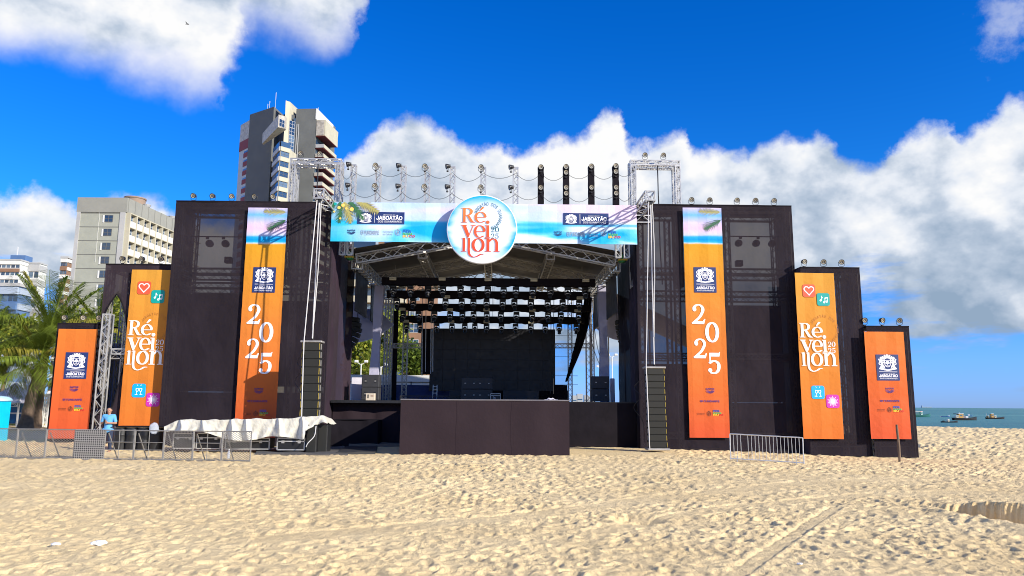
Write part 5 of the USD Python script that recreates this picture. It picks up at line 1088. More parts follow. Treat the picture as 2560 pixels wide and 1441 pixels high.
def case(px0, px1, ytop, ybot, Y, label, wheels=True):
    x0, x1 = X_at(px0, 1100, Y), X_at(px1, 1100, Y); zt = Z_at((px0+px1)/2, ytop, Y); W = x1-x0; z0 = gnd((x0+x1)/2, Y)
    t = thing('flight_case', label, 'flight case', ((x0+x1)/2, Y, z0)); h0 = .14 if wheels else .02; H = zt-z0
    MB().bev((0, .4, (h0+H)/2), (W-.03, .8, H-h0-.02), .01).put('case', M['black'], t)
    for a, b in (((-W/2, 0, h0), (W/2, 0, h0)), ((-W/2, 0, H), (W/2, 0, H)), ((-W/2, 0, h0), (-W/2, 0, H)), ((W/2, 0, h0), (W/2, 0, H)), ((-W/2, 0, h0+(H-h0)*.72), (W/2, 0, h0+(H-h0)*.72))): MB().bar(a, b, .045).put('edge_strip', M['alu'], t)
    for sx in (-.3, .3): MB().bev((W*sx, -.015, h0+(H-h0)*.68), (.12, .02, .11), .005).put('latch', M['alu'], t)
    if wheels:
        for sx in (-.36, .36): MB().lathe([(0, -.03), (.055, -.03), (.06, 0), (.055, .03), (0, .03)], (W*sx, .1, .062), 'y', 10).put('caster', M['black'], t)
case(434, 486, 1084, 1126, 31.3, 'flight case half hidden behind the fourth mesh fence panel'); case(492, 552, 1084, 1126, 31.4, 'flight case behind the rightmost open fence panel'); case(565, 674, 1096, 1126, 31.3, 'wide flight case under the middle of the tarpaulin'); case(694, 762, 1096, 1129, 31.0, 'flight case with bright edges under the right end of the tarpaulin')
for i, (a, b) in enumerate(((765, 792), (793, 819))):
    Y = 30.9+.25*i; x0, x1 = X_at(a, 1090, Y), X_at(b, 1090, Y); z0 = gnd(x0, Y); t = thing('loudspeaker_box', f'tall black loudspeaker cabinet under the tarpaulin corner, {"left" if i == 0 else "right"} of the pair', 'speaker', ((x0+x1)/2, Y, z0)); H = Z_at(a, 1062, Y)-z0
    MB().bev((0, .35, H/2), (x1-x0-.02, .7, H), .025).put('cabinet', M['black'], t); MB().bev((0, -.005, H/2), (x1-x0-.08, .02, H-.12), .008).put('grille', M['grille'], t)
MB().tube(sp([at(790, 1066, 30.6), at(786, 1090, 30.5), at(770, 1108, 30.4), at(765, 1118, 30.4)], 8), .018, 5).put('tie_rope', M['rope'], label='pale tie rope hanging from the tarpaulin corner', cat='rope')
# mats on the sand before the stage
dm = mat('dark_ground_mat', (.09, .085, .08), .8, 0, .2, 2.0, .01, 6.0)
def mat_sheet(pts, lab, m, h=.03, nm='ground_mat'):
    q = [atz(x, y, .05) for x, y in pts]; P = np.zeros((8, 14, 3))
    for i, v in enumerate(np.linspace(0, 1, 8)):
        for j, u in enumerate(np.linspace(0, 1, 14)): P[i, j] = (q[0]*(1-u)+q[1]*u)*(1-v)+(q[3]*(1-u)+q[2]*u)*v
    P[..., 2] = .045+h+.015*np.sin(P[..., 0]*5+P[..., 1]*3); mb = MB().grid(P); b = P.copy(); b[..., 2] -= h+.06; mb.grid(b[:, ::-1])
    for e in (np.stack([P[0], b[0]]), np.stack([P[-1], b[-1]]), np.stack([P[:, 0], b[:, 0]]), np.stack([P[:, -1], b[:, -1]])): mb.grid(e)
    mb.put(nm, m, label=lab, cat='mat')
mat_sheet([(640, 1124), (858, 1116), (870, 1136), (640, 1134)], 'long dark plastic ground sheet under the flight cases', dm, .01, 'ground_sheet')
mat_sheet([(862, 1119), (944, 1118), (938, 1133), (842, 1134)], 'dark rectangular rubber mat on the sand left of the forestage', mat('rubber_mat', (.03, .03, .03), .7, 0, .2, 3), .05)
mat_sheet([(880, 1106), (1000, 1106), (1000, 1115), (872, 1115)], 'grey plywood boards lying against the step block', mat('plywood_grey', (.14, .12, .10), .8, 0, .25, 3), .10, 'board')
# drums, bag and person behind the fence
DRUM = None
for i, px in enumerate((303, 332, 361, 391)):
    Y = 31.8; x = X_at(px, 1090, Y); lab = f'black plastic drum standing {ORD[i]} from the left behind the open fence panels'
    if DRUM is None:
        DRUM = thing('drum', lab, 'drum', (x, Y, gnd(x, Y)), 0, 'black drums behind the fence')
        MB().lathe([(0, 0), (.26, 0), (.27, .03), (.27, .3), (.285, .32), (.27, .34), (.27, .6), (.285, .62), (.27, .64), (.27, .92), (.25, .96), (0, .95)], (0, 0, 0), 'z', 20).put('body', M['black'], DRUM, smooth=40); MB().lathe([(.275, .93), (.285, .95), (.275, .97), (.25, .97)], (0, 0, 0), 'z', 20).put('rim', M['alu_dark'], DRUM, smooth=40)
    else: copy_thing(DRUM, lab, (x, Y, gnd(x, Y)))
x0, x1 = X_at(284, 1090, 31.4), X_at(412, 1090, 31.4); t = thing('trestle_table', 'long low black table top laid over the drums', 'table', ((x0+x1)/2, 31.8, .98)); MB().bev((0, 0, .03), (x1-x0, .62, .05), .012).put('table_top', M['blackcloth'], t)
g = Graph(); bgm = g.n('mix_closure', 'closure', fac=.45, closure1=g.n('transparent_bsdf', 'BSDF', color=(.9, .92, .95)), closure2=g.n('principled_bsdf', 'BSDF', base_color=(.62, .68, .76), roughness=.15)); bag_mat = g.make('/World/Looks/clear_plastic', surface=bgm)
m = trimesh.creation.icosphere(3, .19); v = m.vertices*np.array([1, .8, 1.25]); v = v*(1+.35*(meshkit.fbm(v*9, 3, 2)[:, None]-.5)); q = at(388, 1071, 31.4); MB().add(v+q-np.array([0, .1, .0]), m.faces).put('plastic_bag', bag_mat, label='clear plastic bag bulging on the table behind the fence', cat='bag')
q = atz(565, 1146, .05); t = thing('plastic_bottle', 'empty clear plastic bottle leaning inside the rightmost mesh fence panel', 'bottle', (q[0], q[1]+.25, .02)); MB().lathe([(0, 0), (.045, 0), (.05, .04), (.05, .2), (.02, .27), (.018, .3), (0, .3)], (0, 0, 0), 'z', 12).put('body', bag_mat, t, smooth=40); MB().lathe([(.02, .3), (.02, .33), (0, .33)], (0, 0, 0), 'z', 10).put('cap', M['white'], t)
# ------------------------------------------------------------------ the person: one continuous body, clothes and hair as children
import manifold3d as m3
def chain(joints, bones, seg=14):
    sph = {k: m3.Manifold.sphere(r, seg).translate(tuple(map(float, p))) for k, (p, r) in joints.items()}
    parts = [m3.Manifold.batch_hull([sph[a] for a in b]) for b in bones]
    return m3.Manifold.batch_boolean(parts, m3.OpType.Add)
def smooth_mesh(man, edge=.03, it=6):
    man = man.refine_to_length(edge); q = man.to_mesh(); t = trimesh.Trimesh(np.array(q.vert_properties[:, :3], float), np.array(q.tri_verts), process=True); trimesh.smoothing.filter_taubin(t, iterations=it); return t
px, Y = 271, 30.6; X = X_at(px, 1060, Y); z0 = gnd(X, Y)
t = thing('person', 'person in light blue t-shirt standing behind the drums looking at a phone', 'person', (X, Y, z0), math.radians(8))
J = {'pelvis': ((0, 0, .93), .135), 'hipl': ((-.10, 0, .90), .10), 'hipr': ((.10, 0, .90), .10), 'waist': ((0, .0, 1.10), .125), 'chest': ((0, .02, 1.30), .145), 'shl': ((-.18, .02, 1.42), .062), 'shr': ((.18, .02, 1.42), .062), 'neck0': ((0, .02, 1.46), .062), 'neck1': ((0, .0, 1.53), .056),
     'elbl': ((-.27, .03, 1.14), .045), 'elbr': ((.27, .03, 1.14), .045), 'wrl': ((-.08, -.25, 1.20), .030), 'wrr': ((.09, -.23, 1.15), .030),
     'knl': ((-.11, -.02, .49), .064), 'knr': ((.12, -.02, .49), .064), 'anl': ((-.12, .03, .09), .042), 'anr': ((.13, .03, .09), .042), 'toel': ((-.14, -.16, .035), .034), 'toer': ((.15, -.16, .035), .034), 'hll': ((-.12, .06, .04), .038), 'hlr': ((.13, .06, .04), .038),
     'skull': ((0, -.01, 1.665), .095), 'jaw': ((0, -.055, 1.585), .05), 'back': ((0, .03, 1.655), .085), 'nose': ((0, -.118, 1.625), .014), 'nb': ((0, -.10, 1.655), .012), 'earl': ((-.092, .0, 1.645), .018), 'earr': ((.092, .0, 1.645), .018)}
B = [('pelvis', 'hipl', 'hipr'), ('pelvis', 'waist'), ('waist', 'chest'), ('chest', 'shl', 'shr'), ('chest', 'neck0'), ('neck0', 'neck1'), ('neck1', 'back'), ('shl', 'elbl'), ('shr', 'elbr'), ('elbl', 'wrl'), ('elbr', 'wrr'), ('hipl', 'knl'), ('hipr', 'knr'), ('knl', 'anl'), ('knr', 'anr'), ('hll', 'toel'), ('hlr', 'toer'), ('hll', 'anl'), ('hlr', 'anr'), ('skull', 'back'), ('skull', 'jaw'), ('nose', 'nb'), ('skull', 'earl'), ('skull', 'earr')]
for sd, w, sx in (('l', np.array([-.08, -.25, 1.20]), 1), ('r', np.array([.09, -.23, 1.15]), -1)):
    pal = w+np.array([sx*.05, -.055, .01]); J['pal'+sd] = (pal, .022); J['pal2'+sd] = (pal+np.array([0, -.01, .035]), .017); B.append(('wr'+sd, 'pal'+sd, 'pal2'+sd))
    for k, L in enumerate((.060, .068, .064, .052)):
        b = pal+np.array([sx*.012, -.008, .035-.022*k]); c = b+np.array([sx*L*.55, -.012, 0]); e = c+np.array([sx*L*.25, .026, 0]); J[f'a{k}{sd}'] = (b, .009); J[f'b{k}{sd}'] = (c, .0085); J[f'c{k}{sd}'] = (e, .008); B += [(f'a{k}{sd}', f'b{k}{sd}'), (f'b{k}{sd}', f'c{k}{sd}'), ('pal'+sd, f'a{k}{sd}')]
    J['t0'+sd] = (pal+np.array([0, .0, .03]), .011); J['t1'+sd] = (pal+np.array([sx*.03, .0, .065]), .010); B += [('t0'+sd, 't1'+sd), ('pal'+sd, 't0'+sd)]
body = smooth_mesh(chain(J, B), .022, 5); MB().tm(body).put('body', mat('skin', (.36, .19, .12), .55, 0, .06, 9), t, smooth=True)
JS = {k: (p, r+.018) for k, (p, r) in J.items()}; mid = lambda a, b, s: tuple(np.array(J[a][0])*(1-s)+np.array(J[b][0])*s)
JS['sll'] = (mid('shl', 'elbl', .72), .068); JS['slr'] = (mid('shr', 'elbr', .72), .068); JS['hem'] = ((0, 0, .90), .158); JS['heml'] = ((-.09, 0, .88), .13); JS['hemr'] = ((.09, 0, .88), .13)
sh = chain({k: JS[k] for k in ('waist', 'chest', 'shl', 'shr', 'sll', 'slr', 'hem', 'heml', 'hemr')}, [('hem', 'heml', 'hemr'), ('hem', 'waist'), ('waist', 'chest'), ('chest', 'shl', 'shr'), ('shl', 'sll'), ('shr', 'slr')])
MB().tm(smooth_mesh(sh, .03, 4)).put('t_shirt', mat('light_blue_cotton', (.10, .33, .62), .85, 0, .1, 6, .008, 14), t, smooth=True)
JT = {k: (J[k][0], J[k][1]+.016) for k in ('pelvis', 'hipl', 'hipr', 'knl', 'knr', 'anl', 'anr')}
MB().tm(smooth_mesh(chain(JT, [('pelvis', 'hipl', 'hipr'), ('hipl', 'knl'), ('hipr', 'knr'), ('knl', 'anl'), ('knr', 'anr')]), .03, 4)).put('trousers', mat('dark_trousers', (.02, .03, .06), .85, 0, .1, 6), t, smooth=True)
hair = m3.Manifold.sphere(.102, 24).translate((0, .012, 1.672)).trim_by_plane((0, .62, .78), 1.285); q = hair.to_mesh(); MB().add(np.array(q.vert_properties[:, :3]), np.array(q.tri_verts)).put('hair', mat('dark_hair', (.012, .009, .008), .6), t, smooth=True)
for sx in (-.033, .033): m = trimesh.creation.icosphere(2, .011); MB().add(m.vertices+np.array([sx, -.098, 1.652]), m.faces).put('eye', M['black'], t)
MB().bev((0, -.095, 1.588), (.045, .016, .010), .004).put('mouth', K['brown'], t)
MB().bev((.01, -.36, 1.22), (.075, .012, .15), .004).put('held_phone', M['black'], None, 'black phone held by the person in the blue t-shirt', 'phone') if False else None
ph = thing('phone', 'black phone in the hands of the person in blue', 'phone', (X, Y-.335, z0+1.22)); MB().bev((0, 0, 0), (.075, .012, .15), .004).put('case', M['black'], ph); MB().box((0, .008, 0), (.066, .003, .135)).put('screen', M['lens_dark'], ph)

# ------------------------------------------------------------------ portable toilet at the left edge
Y = 36.6; x1 = X_at(26, 1060, Y)-0.85; zb = gnd(-24, Y); W = 1.12; H = Z_at(10, 990, Y)-zb; x = x1-W/2
cy = mat('cyan_plastic', (.0, .40, .62), .4, 0, .08, 3.0); cyd = mat('dark_cyan_plastic', (.0, .22, .40), .4, 0, .08, 3.0)
t = thing('portable_toilet', 'bright cyan portable toilet with a rounded roof at the left edge', 'portable toilet', (x, Y, zb), -.12)
MB().bev((0, .56, H*.44), (W, 1.12, H*.88), .03).put('cabin', cy, t)
P = [];
for s in np.linspace(0, 1, 7): k = math.sqrt(max(0, 1-s*s)); P.append([(W*.53*sx*(.45+.55*k), .56+.6*sy*(.45+.55*k), H*(.885+.115*s)) for sx, sy in ((-1, -1), (1, -1), (1, 1), (-1, 1), (-1, -1))])
MB().grid(np.array(P)).box((0, .56, H*.995), (W*.46, .5, .02)).put('roof', mat('pale_cyan_roof', (.45, .68, .75), .45, 0, .06, 3), t, smooth=50)
MB().bev((-.03, -.012, H*.43), (W*.72, .03, H*.80), .01).put('door', cy, t); MB().bev((W*.26, -.035, H*.45), (.04, .04, .14), .008).put('door_handle', M['black'], t)
for k in range(4): MB().box((-.03, -.03, H*(.70+.03*k)), (W*.5, .012, .02)).put('vent_slat', cyd, t)
MB().box((W*.36, -.032, H*.66), (.12, .006, .2)).put('sticker', M['white'], t)
for sx in (-.5, .5): MB().bar((W*sx*.98, -.01, 0), (W*sx*.98, -.01, H*.88), .05).put('corner_rib', cyd, t)
# ------------------------------------------------------------------ buildings beyond the stage
B = {}
B['concrete'] = mat('grey_concrete', (.29, .30, .25), .85, 0, .12, .35, .01, 2.0); B['concrete_dark'] = mat('dark_concrete', (.115, .120, .115), .85, 0, .16, .25, .01, 2.0)
B['cream'] = mat('cream_render', (.42, .39, .29), .8, 0, .12, .4); B['whitep'] = mat('white_render', (.60, .60, .56), .75, 0, .06, .4); B['rust'] = mat('weathered_concrete', (.36, .33, .28), .9, 0, .45, 1.2)
B['redp'] = mat('dark_red_render', (.17, .030, .030), .8, 0, .15, .6); B['brickb'] = mat('tan_brick_render', (.22, .125, .075), .85, 0, .15, .5); B['seam'] = mat('facade_seam', (.13, .13, .12), .9)
B['bluef'] = mat('blue_facade', (.08, .15, .29), .5, 0, .1, .3); B['grey'] = mat('pale_grey_render', (.36, .36, .35), .8, 0, .1, .4)
g = Graph(); r = g.n('object_info', 'random')
B['glass'] = g.make('/World/Looks/window_glass', surface=g.n('principled_bsdf', 'BSDF', base_color=g.ramp(r, [(0, (.015, .03, .06)), (.6, (.04, .08, .14)), (1, (.12, .17, .22))]), roughness=.08, specular_ior_level=.9))
B['frame'] = mat('window_frame_pale', (.55, .55, .54), .5)
class Face:
    """a vertical wall plane from plan point a to b (seen with a on the left); u along, z up, n outward"""
    def __init__(s, a, b):
        s.a, s.b = np.array(a[:2], float), np.array(b[:2], float); d = s.b-s.a; s.L = np.linalg.norm(d); s.d = d/s.L; s.n = np.array([s.d[1], -s.d[0]]); s.rz = math.atan2(s.d[1], s.d[0])
    def p(s, u, z, out=0.0): q = s.a+s.d*u+s.n*out; return np.array([q[0], q[1], z])
    def slab(s, mb, u0, u1, z0, z1, o0, o1): return mb.box(s.p((u0+u1)/2, (z0+z1)/2, (o0+o1)/2), (u1-u0, abs(o1-o0), z1-z0), s.rz)
def prism(mb, plan, z0, z1):
    p = Polygon([q[:2] for q in plan])
    if not p.exterior.is_ccw: p = Polygon(list(p.exterior.coords)[::-1])
    m = trimesh.creation.extrude_polygon(p, z1-z0, engine='earcut'); return mb.add(m.vertices+np.array([0, 0, z0]), m.faces)
def win(face, par, O, u0, u1, z0, z1, out=.02, mull=1, frame=None, name='window'):
    m = rel(face.slab(MB(), u0, u1, z0, z1, out-.05, out), O).put(name, B['glass'], par)
    f = MB()
    for i in range(mull+2): x = u0+(u1-u0)*i/(mull+1); face.slab(f, x-.03, x+.03, z0, z1, out, out+.05)
    for z in (z0, (z0+z1)/2, z1): face.slab(f, u0, u1, z-.03, z+.03, out, out+.045)
    rel(f, O).put('window_frame', frame or B['frame'], m)
    return m
# --- the hotel-like block on the left
H = Z_at(318, 495, 154.0); c0 = at(318, 495, 154.0); cl = at(200, 497, 154.0+1.0)
ang = math.radians(6.3); dR = np.array([math.sin(ang), math.cos(ang)]); dF = np.array([-1.0, .01]); dF /= np.linalg.norm(dF)
A = c0[:2]; Lf = 10.2; Bp = A+dF*Lf; Rr = 30.0; Cp = A+dR*Rr; Dp = Bp+dR*Rr
t = thing('apartment_block', 'grey slab block with gridded white balconies behind the medium left tower', 'building', (A[0], A[1], 0)); O = np.array([A[0], A[1], 0])
rel(prism(MB(), [Bp, A, Cp, Dp], 0, H-3.2), O).put('wall', B['concrete'], t)
rel(prism(MB(), [Bp+np.array([-.15, -.15]), A+np.array([.2, -.15]), Cp+np.array([.2, 0]), Dp+np.array([-.15, 0])], H-3.2, H), O).put('parapet', mat('parapet_grey', (.24, .24, .21), .85, 0, .1, .4), t)
F = Face(Bp, A); rel(F.slab(MB(), 0, .75, 0, H-3.2, 0, .16), O).put('edge_pier', B['grey'], t); rel(F.slab(MB(), F.L-1.1, F.L, 0, H-3.2, 0, .16), O).put('edge_pier', B['grey'], t)
st = 2.98
for k in range(13):
    z = H-3.4-st*k
    if z < 6: break
    rel(F.slab(MB(), .75, F.L-1.1, z-.06, z+.06, 0, .05), O).put('floor_line', B['seam'], t)
    if k < 10:
        u0 = F.L-4.35-.0*k; rel(F.slab(MB(), u0-.35, u0, z-2.05, z-.45, 0, .10), O).put('window_reveal', B['whitep'], t); win(F, t, O, u0, u0+1.75, z-1.9, z-.45, .03, 1, B['seam'])
rel(F.slab(MB(), F.L*.46, F.L*.46+.05, H-14, H-3.2, 0, .05), O).put('drain_pipe', B['whitep'], t)
G_ = Face(A, Cp); bw = 2.45
for j in range(12):
    u = .35+bw*j
    rel(G_.slab(MB(), u-.14, u+.14, 0, H-3.2, 0, .95), O).put('fin', B['cream'], t)
    rel(G_.slab(MB(), u-.03, u+.03, H-3.2, H, .2, .26), O).put('parapet_joint', B['seam'], t)
for k in range(10):
    z = H-3.3-st*k
    rel(G_.slab(MB(), .3, Rr, z-.1, z+.1, 0, .9), O).put('floor_slab', B['cream'], t)
    for j in range(11):
        u = .5+bw*j; rel(G_.slab(MB(), u+.02, u+bw-.32, z-st+.1, z-st+1.35, .55, .80), O).put('balcony_panel', B['whitep'], t)
        win(G_, t, O, u+.1, u+bw-.4, z-st+1.4, z-.15, .05, 1)
for i, u in enumerate((9.5, 20, 23.5, 25)): q = G_.p(u, H, -1.5)-O; MB().lathe([(.0, 0), (.7, .2), (.95, .7), (.9, .75), (0, .3)], q+np.array([0, 0, .35]), 'z', 12).bar(q, q+np.array([0, 0, .6]), .1).put('dish', B['grey'], t)
q = G_.p(9.0, H, -4)-O; MB().lathe([(2.2, 0), (2.2, 2.2), (2.35, 2.2), (2.35, 2.5), (0, 2.6)], q, 'z', 20).put('roof_tank', mat('brown_tank', (.25, .18, .13), .8), t, smooth=40)
# --- the tall sculpted tower
ZT = 94.0
P = lambda x, y: atz(x, y, ZT)[:2]
a0, a1 = P(625, 287), P(685, 267); nA = (a1-a0)/np.linalg.norm(a1-a0)
pc0, pc1 = P(714, 263), P(740, 272); b0_, b1_ = P(741, 273), P(792, 272); sd = np.array([math.sin(math.radians(8.8)), math.cos(math.radians(8.8))])
O = np.array([b0_[0], b0_[1], 0])
t = thing('residential_tower', 'tall sculpted concrete tower with a jutting slanted box and stacked balconies', 'building', O)
ctr = (a0+b1_)/2+sd*12
rel(prism(MB(), [a0, a1, a1+sd*7, a0+nA*2+sd*9], 0, ZT), O).put('grey_slab', B['concrete_dark'], t)
rel(prism(MB(), [b0_, b1_, b1_+sd*16, b0_+sd*16], 0, ZT), O).put('grey_slab', B['concrete_dark'], t)
rel(prism(MB(), [a1+sd*3.5, pc0+sd*1.5, b0_+sd*1.0, b0_+sd*14, a1+sd*9, a0+sd*9], 0, ZT-2.0), O).put('core', mat('core_dark', (.045, .05, .055), .6, 0, .2, .4), t)
rel(prism(MB(), [pc0, pc0+(pc1-pc0)*.42, pc0+(pc1-pc0)*.42+sd*6, pc0+sd*6], 0, ZT+1.5), O).put('cream_pillar', B['cream'], t)
# glazed stair column and dark glazing
fc = Face(pc0+(pc1-pc0)*.42, pc1); zt_ = Z_at(733, 286, float(b0_[1])); 
for k in range(26):
    z = ZT-4.5-2.35*k
    if z < 20: break
    win(fc, t, O, .1, fc.L*.92, z-2.2, z, .10, 1)
rel(prism(MB(), [pc1-(pc1-pc0)*.16, b0_, b0_+sd*2.0, pc1+sd*2], 20, ZT-3.2), O).put('dark_glazing', B['glass'], t)
fb = Face(b0_, b1_)
for u in (.4, 1.0): rel(fb.slab(MB(), u, u+.12, 30, ZT-5, 0, .12), O).put('glazing_fin', B['frame'], t)
rel(fb.slab(MB(), .0, 1.3, ZT-23, ZT-20.6, 0, .18), O).put('cream_band', B['cream'], t)
# corner bay of stacked windows below the jutting box
m0 = atz(683, 380, 78.0)[:2]; dist = float(a1[1])
bay_l, bay_c, bay_r = at(681, 440, dist*.985)[:2], at(697, 440, dist*.955)[:2], at(720, 440, dist*.965)[:2]
f1, f2 = Face(bay_l, bay_c), Face(bay_c, bay_r); zb_top = Z_at(697, 366, dist*.955); s3 = 3.08
rel(prism(MB(), [bay_l, bay_c, bay_r, bay_r+sd*5, bay_l+sd*5], 0, zb_top), O).put('bay_core', B['cream'], t)
for k in range(20):
    z = zb_top-s3*k
    if z < 30: break
    for f in (f1, f2):
        rel(f.slab(MB(), -.05, f.L+.05, z-1.35, z-.05, 0, .35), O).put('spandrel', B['cream'] if f is f2 else B['grey'], t); win(f, t, O, .12, f.L-.12, z-s3+.05, z-1.42, .06, 1, B['seam'])
for f in (f1, f2): rel(f.slab(MB(), 0, f.L, zb_top, zb_top+1.6, .2, .26), O).put('roof_glass_rail', B['glass'], t)
# slanted jutting box
e0, e1, e2 = at(657, 350, dist*.985), at(696, 306, dist*.93), at(713, 308, dist*.94)
hgt_ = 5.4
v = []
for q, zt2, zb2 in ((at(657, 330, dist*.985), Z_at(657, 334, dist*.985), Z_at(657, 360, dist*.985)), (at(696, 300, dist*.93), Z_at(696, 287, dist*.93), Z_at(696, 318, dist*.93)), (at(713, 300, dist*.94), Z_at(713, 291, dist*.94), Z_at(713, 322, dist*.94)), (at(713, 300, dist*.94)+np.append(sd*1.0, 0), Z_at(713, 291, dist*.94), Z_at(713, 322, dist*.94)), (at(657, 330, dist*.985)+np.append(sd*1.0, 0), Z_at(657, 334, dist*.985), Z_at(657, 360, dist*.985))):
    v += [(q[0], q[1], zt2), (q[0], q[1], zb2)]
hb_ = trimesh.convex.convex_hull(np.array(v)); rel(MB().tm(hb_), O).put('jutting_box', B['rust'], t)
ff = Face(at(696, 300, dist*.93)[:2], at(713, 300, dist*.94)[:2]); win(ff, t, O, .35, ff.L-.25, Z_at(704, 314, dist*.93), Z_at(704, 296, dist*.93), .08, 1)
# left wing with red infill panels
w0, w1 = at(597, 400, float(a0[1])*1.03)[:2], at(624, 400, float(a0[1])*1.005)[:2]; fw = Face(w0, w1); zw = Z_at(611, 300, float(a0[1])*1.01)
rel(prism(MB(), [w0, w1, w1+sd*10, w0+sd*10], 0, zw), O).put('left_wing', B['grey'], t); rel(fw.slab(MB(), 0, fw.L, zw-6.2, zw-.2, 0, .12), O).put('weathered_band', B['rust'], t); rel(fw.slab(MB(), 0, fw.L, zw-9.4, zw-6.2, 0, .15), O).put('red_band', B['redp'], t)
for k in range(20):
    z = zw-10.2-3.0*k
    if z < 30: break
    rel(fw.slab(MB(), fw.L*.42, fw.L, z-2.1, z-.55, 0, .1), O).put('red_panel', B['redp'], t); rel(fw.slab(MB(), fw.L*.45, fw.L, z-.5, z, 0, .06), O).put('window', B['glass'], t)
# right side balconies
fs = Face(b1_+np.array([.1, 0]), b1_+sd*16); zc = Z_at(815, 300, dist*1.0)
rel(fs.slab(MB(), -.2, 14, ZT-3.6, ZT, -.3, .05), O).put('roof_return', B['whitep'], t)
zq = ZT-3.8; rel(fs.slab(MB(), 0, 11, zq-5.2, zq, 0, 3.0), O).put('top_box', B['cream'], t); rel(fs.slab(MB(), -.12, 0, zq-5.0, zq-.2, .1, 2.6), O).put('stained_end', B['rust'], t); rel(fs.slab(MB(), -.0, 10.6, zq-5.35, zq-5.2, .1, 2.9), O).put('red_soffit', B['redp'], t)
for k in range(18):
    z = zq-8.0-3.06*k
    if z < 30: break
    rel(fs.slab(MB(), 0, 10.8, z-1.1, z, 2.6, 2.85), O).put('balcony_front', B['cream'], t); rel(fs.slab(MB(), -.1, .12, z-1.1, z, .1, 2.85), O).put('balcony_end', B['rust' if k % 2 else 'grey'], t); rel(fs.slab(MB(), .1, 10.8, z-1.3, z-1.1, 0, 2.7), O).put('balcony_floor', B['redp'], t); rel(fs.slab(MB(), .4, 12.4, z-.9, z+1.6, .0, .12), O).put('balcony_door', B['glass'], t)
for x, y, hh in ((679, 225, 6.5), (662, 262, 3.5), (657, 268, 2.5), (786, 268, 1.6)):
    q = at(x, y+30, dist*1.0)-O; MB().bar((q[0], q[1]+4, ZT), (q[0], q[1]+4, ZT+hh), .11).put('antenna', B['frame'], t)
# --- far blocks at the left edge, each with its own windows
def block(name, label, px0, px1, pyt, Y, wallm, bandm, rows_, cols, dep=14, z_lo=3.0, split=None):
    x0, x1, zt = X_at(px0, pyt, Y), X_at(px1, pyt, Y), Z_at((px0+px1)/2, pyt, Y); O = np.array([(x0+x1)/2, Y, 0]); t = thing(name, label, 'building', O)
    rel(MB().box2((x0, Y, 0), (x1, Y+dep, zt)), O).put('wall', wallm, t); F = Face((x0, Y), (x1, Y)); S = Face((x1, Y), (x1, Y+dep)); sh = (zt-z_lo)/rows_
    for k in range(rows_):
        z = zt-sh*k
        rel(F.slab(MB(), 0, F.L, z-sh*.52, z-sh*.06, 0, .5), O).put('balcony_band', bandm if k % 2 == 0 else (split or bandm), t)
        rel(S.slab(MB(), 0, dep, z-sh*.5, z-sh*.1, 0, .3), O).put('side_band', bandm, t)
        for j in range(cols): u = F.L*(j+.12)/cols; rel(F.slab(MB(), u, u+F.L*.76/cols, z-sh*.95, z-sh*.55, 0, .06), O).put('window', B['glass'], t)
    rel(MB().box2((x0-.3, Y-.3, zt), (x1+.3, Y+dep, zt+.6)), O).put('roof', B['grey'], t); return t, O, zt
t, O, zt = block('apartment_block', 'distant white stepped block above the palm at the far left', -6, 52, 652, 300, B['whitep'], B['whitep'], 18, 5, dep=5, split=B['brickb'])
MB().box((1, 6, zt+1.5), (6, 5, 3)).put('roof_house', B['bluef'], t); MB().bar((-1, 6, zt+3), (-1, 6, zt+7), .3).put('antenna', B['frame'], t)
block('apartment_block', 'distant plain white block just right of the stepped one', 74, 100, 660, 305, B['whitep'], B['grey'], 9, 2, dep=5)
block('office_building', 'low blue glazed building behind the palm leaves', -60, 48, 716, 140, B['bluef'], mat('pale_blue_band', (.30, .36, .44), .6), 7, 9, dep=4, split=B['bluef'])
block('apartment_block', 'narrow tan and white tower squeezed left of the grey slab block', 154, 170, 646, 260, B['brickb'], B['whitep'], 17, 3, dep=5, split=B['brickb'])
# --- brown balconied block seen through the stage
Y = 135.0; x0, x1, zt = X_at(868, 700, Y), X_at(1078, 700, Y), Z_at(1000, 612, Y); O = np.array([(x0+x1)/2, Y, 0]); t = thing('apartment_block', 'brown brick block with cream balcony bands seen through the stage', 'building', O)
rel(MB().box2((x0, Y, 0), (x1, Y+16, zt)), O).put('wall', B['brickb'], t); F = Face((x0, Y), (x1, Y))
for k in range(11):
    z = zt-1.0-2.95*k
    if z < 5: break
    for u0, u1 in ((.4, 5.2), (6.4, 11.0)): 
        if u1 < F.L: rel(F.slab(MB(), u0, u1, z-1.2, z, 0, 1.4), O).put('balcony', B['cream'], t); rel(F.slab(MB(), u0+.2, u1-.2, z+.05, z+1.6, .02, .08), O).put('window', B['glass'], t)
    win(F, t, O, 11.6, min(13.4, F.L-.2), z-.6, z+1.0, .05, 1)
rel(MB().box2((x0+5, Y+3, zt), (x1-4, Y+9, zt+3.0)), O).put('roof_house', B['brickb'], t)
